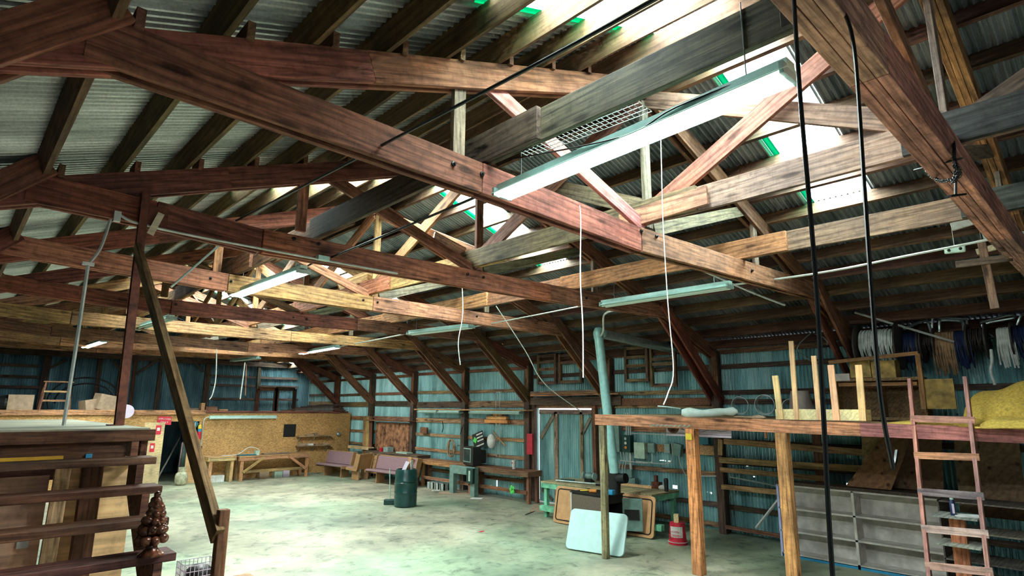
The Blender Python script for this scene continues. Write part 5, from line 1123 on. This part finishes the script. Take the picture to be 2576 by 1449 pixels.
# crate on a box right of the stairs
c0=un(497,1440,Z=1.02); 
t=thing('wire_crate','grey wire crate with a dark cushion inside, right of the handrail','crate',(c0.x,c0.y,.86))
b=MB(); w2,d2,h2=.3,.3,.26
for i in range(9):
    u=-w2/2+w2*i/8
    for s in(-1,1):
        b.tube([(c0.x+u,c0.y+s*d2/2,.86),(c0.x+u,c0.y+s*d2/2,.86+h2)],.0035,4); b.tube([(c0.x+s*w2/2,c0.y+u,.86),(c0.x+s*w2/2,c0.y+u,.86+h2)],.0035,4)
for i in range(6):
    z=.86+h2*i/5; b.tube([(c0.x-w2/2,c0.y-d2/2,z),(c0.x+w2/2,c0.y-d2/2,z),(c0.x+w2/2,c0.y+d2/2,z),(c0.x-w2/2,c0.y+d2/2,z)],.0035,4,closed=True)
b.build('wire_mesh',M['lilac'],t); b=MB().bx(c0.x-w2/2,c0.x+w2/2,c0.y-d2/2,c0.y+d2/2,.86,.864); b.build('floor_mesh',M['darkmetal'],t)
o=MB().ell((c0.x+.01,c0.y,1.0),(.13,.13,.1)).build('dark_cushion',M['darkmetal'],smooth=True); tag(o,'dark grey cushion lying in the wire crate','cushion')
t=thing('storage_chest','brown wooden chest carrying the wire crate beside the stairs','chest',(c0.x+.2,c0.y,0)); MB().bx(c0.x-.25,c0.x+.55,c0.y-.35,c0.y+.25,0,.83).build('body',M['ply'],t,color=(.3,.18,.1)); MB().bx(c0.x-.28,c0.x+.6,c0.y-.38,c0.y+.28,.83,.86).build('lid',M['plank'],t,color=(.35,.22,.13))
# ================================================================ cables, conduits and hanging odds and ends
cord('thick_cable',[un(1996,-20,X=2.2),un(2012,230,X=2.2),un(2052,700,X=2.2),un(2072,1050,X=2.2),un(2096,1470,X=2.2),Vector((2.2,.80,1.0)),Vector((2.22,.81,.01))],.0085,M['cab'] if 'cab' in M else M['black'],'thick black brown cable hanging down close to the camera','cable',n=8)
cb_=un(2130,40,Y=.72); 
cord('thin_cable',[un(2100,15,Y=.75),un(2130,45,Y=.68),un(2152,150,Y=.66),un(2175,480,Y=.66),un(2190,700,Y=.66),un(2215,1000,Y=.66),un(2247,1178,Y=.66)],.0085,M['black'],'thinner black cable over the nearest truss, hanging with a doubled end','cable',n=8)
cord('cable_end',[un(2246,1178,Y=.66),un(2252,1160,Y=.66),un(2256,1134,Y=.66)],.007,M['black'],'short doubled back end of the thinner black cable','cable')
def lamp_cord(pxs,Y,r,lab_,m_='white'): cord('pull_cord',[un(x,y,Y=Y) for x,y in pxs],r,M[m_],lab_,'cord')
lamp_cord([(1458,517),(1461,560),(1460,700),(1466,820),(1467,950)],3.45,.006,'thin white cord hanging from the long reddish chord')
lamp_cord([(1662,335),(1664,420),(1668,560),(1680,760),(1694,930),(1680,990),(1669,1018)],3.3,.006,'thin white cord hanging right of centre and curling at its end')
lamp_cord([(1163,640),(1162,700),(1164,790),(1153,860),(1158,918)],9.4,.010,'pale cord hanging left of centre below the fourth truss')
lamp_cord([(1248,770),(1320,880),(1370,965),(1462,1035)],9.3,.010,'thin pale wire slanting down towards the metal door')
lamp_cord([(545,878),(543,950),(535,990),(527,1005)],18.,.014,'white cord hanging before the back wall, left one')
lamp_cord([(616,912),(610,960),(604,1004)],19.,.014,'white cord hanging before the back wall, right one')
lamp_cord([(620,915),(617,995)],20.5,.014,'reddish cord hanging beside the white ones at the back','brick')
# conduits
Yc=6.48
t=thing('junction_box','pale switch box below the second truss with conduit bends, left','electrical box',un(295,545,Y=Yc)); c=un(295,545,Y=Yc); MB().box(c,(.055,.04,.1)).build('box',M['white'],t)
cord('conduit',[un(300,540,Y=Yc),un(400,575,Y=Yc),un(800,652,Y=Yc),un(1000,688,Y=Yc)],.013,M['conduit'],'long thin white conduit along the underside of the second truss chord','conduit')
cord('conduit',[un(278,552,Y=Yc),un(253,624,Y=Yc),un(223,664,Y=Yc)],.014,M['conduit'],'short bent conduit from the pale switch box down to the grey coupling','conduit')
c=un(222,664,Y=Yc); o=MB().box(c,(.09,.035,.03)).build('conduit_coupling',M['white']); tag(o,'small grey coupling on the conduit left of the steel column','coupling')
cord('conduit',[c,un(208,760,Y=Yc),un(190,880,Y=Yc),Vector((un(163,1050,Y=Yc).x,Yc,2.43))],.016,M['conduit'],'vertical white conduit standing on the platform left of the steel column','conduit')
c=un(392,563,Y=Yc-.02); o=MB().box(c,(.06,.012,.24),Matrix.Rotation(.3,3,'Y')).build('timber_tab',M['pine'],color=(.8,.7,.55)); tag(o,'short pale wooden tab nailed across the white conduit','tab')
c=un(812,650,Y=Yc); o=MB().box(c,(.14,.08,.05)).build('ceiling_box',M['fix']); tag(o,'small pale electrical box under the second truss above the lit tube','electrical box')
zc=4.5
Xc8=8.75
cord('conduit',[un(1482,766,X=Xc8),un(1700,735,X=Xc8+.05),un(2040,690,X=Xc8),un(2300,640,X=Xc8),un(2576,585,X=Xc8)],.016,M['conduit'],'straight pale conduit running right across the roof to the picture edge','conduit')
cord('conduit',[un(1187,823,X=8.4),un(1330,796,X=8.5),un(1482,766,X=8.7)],.014,M['conduit'],'pale conduit between the centre strip light and the stove pipe','conduit')
cord('conduit',[un(853,872,X=8.45),un(940,856,X=8.4),un(1030,838,X=8.3)],.018,M['conduit'],'pale conduit joining the two strip lights in the back right row','conduit')
cord('conduit',[un(1548,780,X=9.2),un(1520,792,X=9.4),un(1518,830,X=9.6),un(1512,845,X=9.8)],.02,M['conduit'],'bent pale rod reaching down to the stove pipe elbow','rod')
cord('conduit',[un(1765,680,X=9.3),un(1890,735,X=9.8),un(1975,768,X=10.2)],.018,M['conduit'],'pale pipe slanting down right under the nearest wall side roof','pipe')
cord('rod',[un(594,555,X=2.05),un(800,449,X=2.05),un(1324,175,X=2.05),un(1680,-20,X=2.05)],.011,M['black'],'long thin black rod running under the left roof slope','rod',n=6)
cord('feed_wire',[un(1245,475,X=3.17),un(1080,545,X=3.17),un(815,655,X=3.18)],.012,M['black'],'black feed wire from the nearest strip light to the box on the second truss','wire')
cord('feed_wire',[un(775,668,X=3.3),un(800,655,X=3.3)],.012,M['black'],'short black wire between the lit middle strip light and its box','wire')
cord('grey_rod',[un(430,722,Y=9.2),un(560,610,X=2.6)],.015,M['steel'],'thin grey rod sloping up behind the second truss','rod')
cord('feed_wire',[un(1950,170,X=3.05),un(1700,270,X=3.05),un(1560,345,X=3.07),un(1290,400,X=3.1)],.006,M['darkmetal'],'thin dark wire sagging above the nearest strip light','wire')
# hardware cloth lying on the beams
b=MB(); 
P=[un(1335,395,Z=4.95),un(1640,280,Z=4.95)]
t_=Vector((P[1]-P[0])); ud=t_.normalized(); vd=Vector((ud.y,-ud.x,0))
for i in range(26): a=P[0]+t_*i/25; b.bar(a,a+vd*.5,.005,.005)
for j in range(9): a=P[0]+vd*.5*j/8; b.bar(a,a+t_,.005,.005)
o=b.build('wire_mesh',M['steel']); tag(o,'strip of silver wire mesh lying on the beams behind the nearest strip light','wire mesh')
o['kind']='thing'
# offcut boards seen edge-on over the beams
def off(p,q,h_,c,lab_,Y=None,X=None,tt=.04):
    A=un(*p,X=X) if X else un(*p,Y=Y); B=un(*q,X=X) if X else un(*q,Y=Y); o=beam('offcut_board',A,B,h_,tt,c); tag(o,lab_,'board')
off((1560,560),(1780,490),.2,(.55,.33,.24),'pinkish short board lapped on the middle beam beside the long reddish chord',X=XM-.16)
off((1090,600),(1168,640),.22,(.6,.5,.36),'pale wide board wedged beside the second truss king post',Y=6.9)
off((1025,655),(850,720),.16,TAN,'pale board lapped on the right of the fourth truss middle',Y=9.9)
for i,(x,y,w_,hh) in enumerate(((2425,562,.28,.1),(2500,590,.22,.08),(2480,628,.2,.07),(2390,552,.2,.05))):
    c=un(x,y,X=9.4+.1*i); o=MB().box(c,(.05,w_,hh),Matrix.Rotation(-.15,3,'X')).build('fixture_scrap',M[('white','fixgrey','pine','white')[i]],color=(.7,.65,.5)); tag(o,'%s pale fixture part hanging under the near roof corner'%ORD[i],'fixture part')
c=un(2402,628,X=9.0); t=thing('pulley_plate','pale green hanging plate with two bolts beside the conduit','plate',c); MB().box(c,(.03,.22,.09),Matrix.Rotation(.05,3,'X')).build('plate',M['greenbox'],t,bevel=.02)
for s in(-1,1): MB().ell(c+Vector((-.02,s*.06,0)),(.012,.018,.018)).build('bolt',M['darkmetal'],t)
MB().tube([c+Vector((0,0,.04)),c+Vector((0,0,.5))],.003,4).build('string',M['white'],t)
# cross
Xk=8.9; A=un(2468,603,X=Xk);B=un(2503,776,X=Xk);Cc=un(2405,667,X=Xk);D=un(2548,648,X=Xk)
t=thing('wooden_cross','weathered wooden cross hanging under the roof at the right','cross',B)
beam('upright',B,A,.085,.035,(.19,.11,.085),t,up=(0,1,0)); beam('arm',Cc-Vector((.02,0,0)),D-Vector((.02,0,0)),.085,.035,(.19,.11,.085),t)
MB().tube([A,A+Vector((0,0,.35))],.003,5).build('hanging_wire',M['steel'],t)
# chain with hook round the nearest truss
def chain(pts,r=.02,w=.004):
    b=MB(); L=[pts[i] for i in range(len(pts))]; cum=[0]
    for i in range(1,len(L)): cum.append(cum[-1]+(L[i]-L[i-1]).length)
    n=int(cum[-1]/(r*1.7)); 
    for k in range(n):
        s=cum[-1]*(k+.5)/n; i=max(j for j in range(len(cum)) if cum[j]<=s); i=min(i,len(L)-2); u=(s-cum[i])/(cum[i+1]-cum[i]+1e-9); p=L[i].lerp(L[i+1],u); d=(L[i+1]-L[i]).normalized(); a=d.orthogonal().normalized(); 
        if k%2: a=d.cross(a)
        b.tube([p+d*(r*1.25*math.cos(q*math.pi/4))+a*(r*.62*math.sin(q*math.pi/4)) for q in range(8)],w,5,closed=True)
    return b
t=thing('hoist_chain','dark iron chain with a hook bar slung round the nearest truss','chain',un(2400,440,Y=.62))
P=[un(*p,Y=y) for p,y in (((2345,280),1.05),((2360,330),.95),((2395,350),.72),((2400,400),.62),((2405,440),.6),((2395,460),.6))]
chain(curve(P,4)).build('chain',M['darkmetal'],t)
P=[un(*p,Y=y) for p,y in (((2322,415),.98),((2340,440),.92),((2365,455),.8),((2390,452),.7),((2415,440),.64),((2405,415),.62))]
chain(curve(P,4)).build('chain',M['darkmetal'],t)
MB().tube([un(2404,400,Y=.62),un(2404,490,Y=.62)],.008,6).build('hook_bar',M['darkmetal'],t); MB().bar(un(2386,494,Y=.62),un(2425,489,Y=.62),.012,.03).build('cross_bar',M['darkmetal'],t)
MB().tube([un(2300,428,Y=1.0),un(2420,398,Y=.62)],.008,6).build('rod',M['darkmetal'],t)
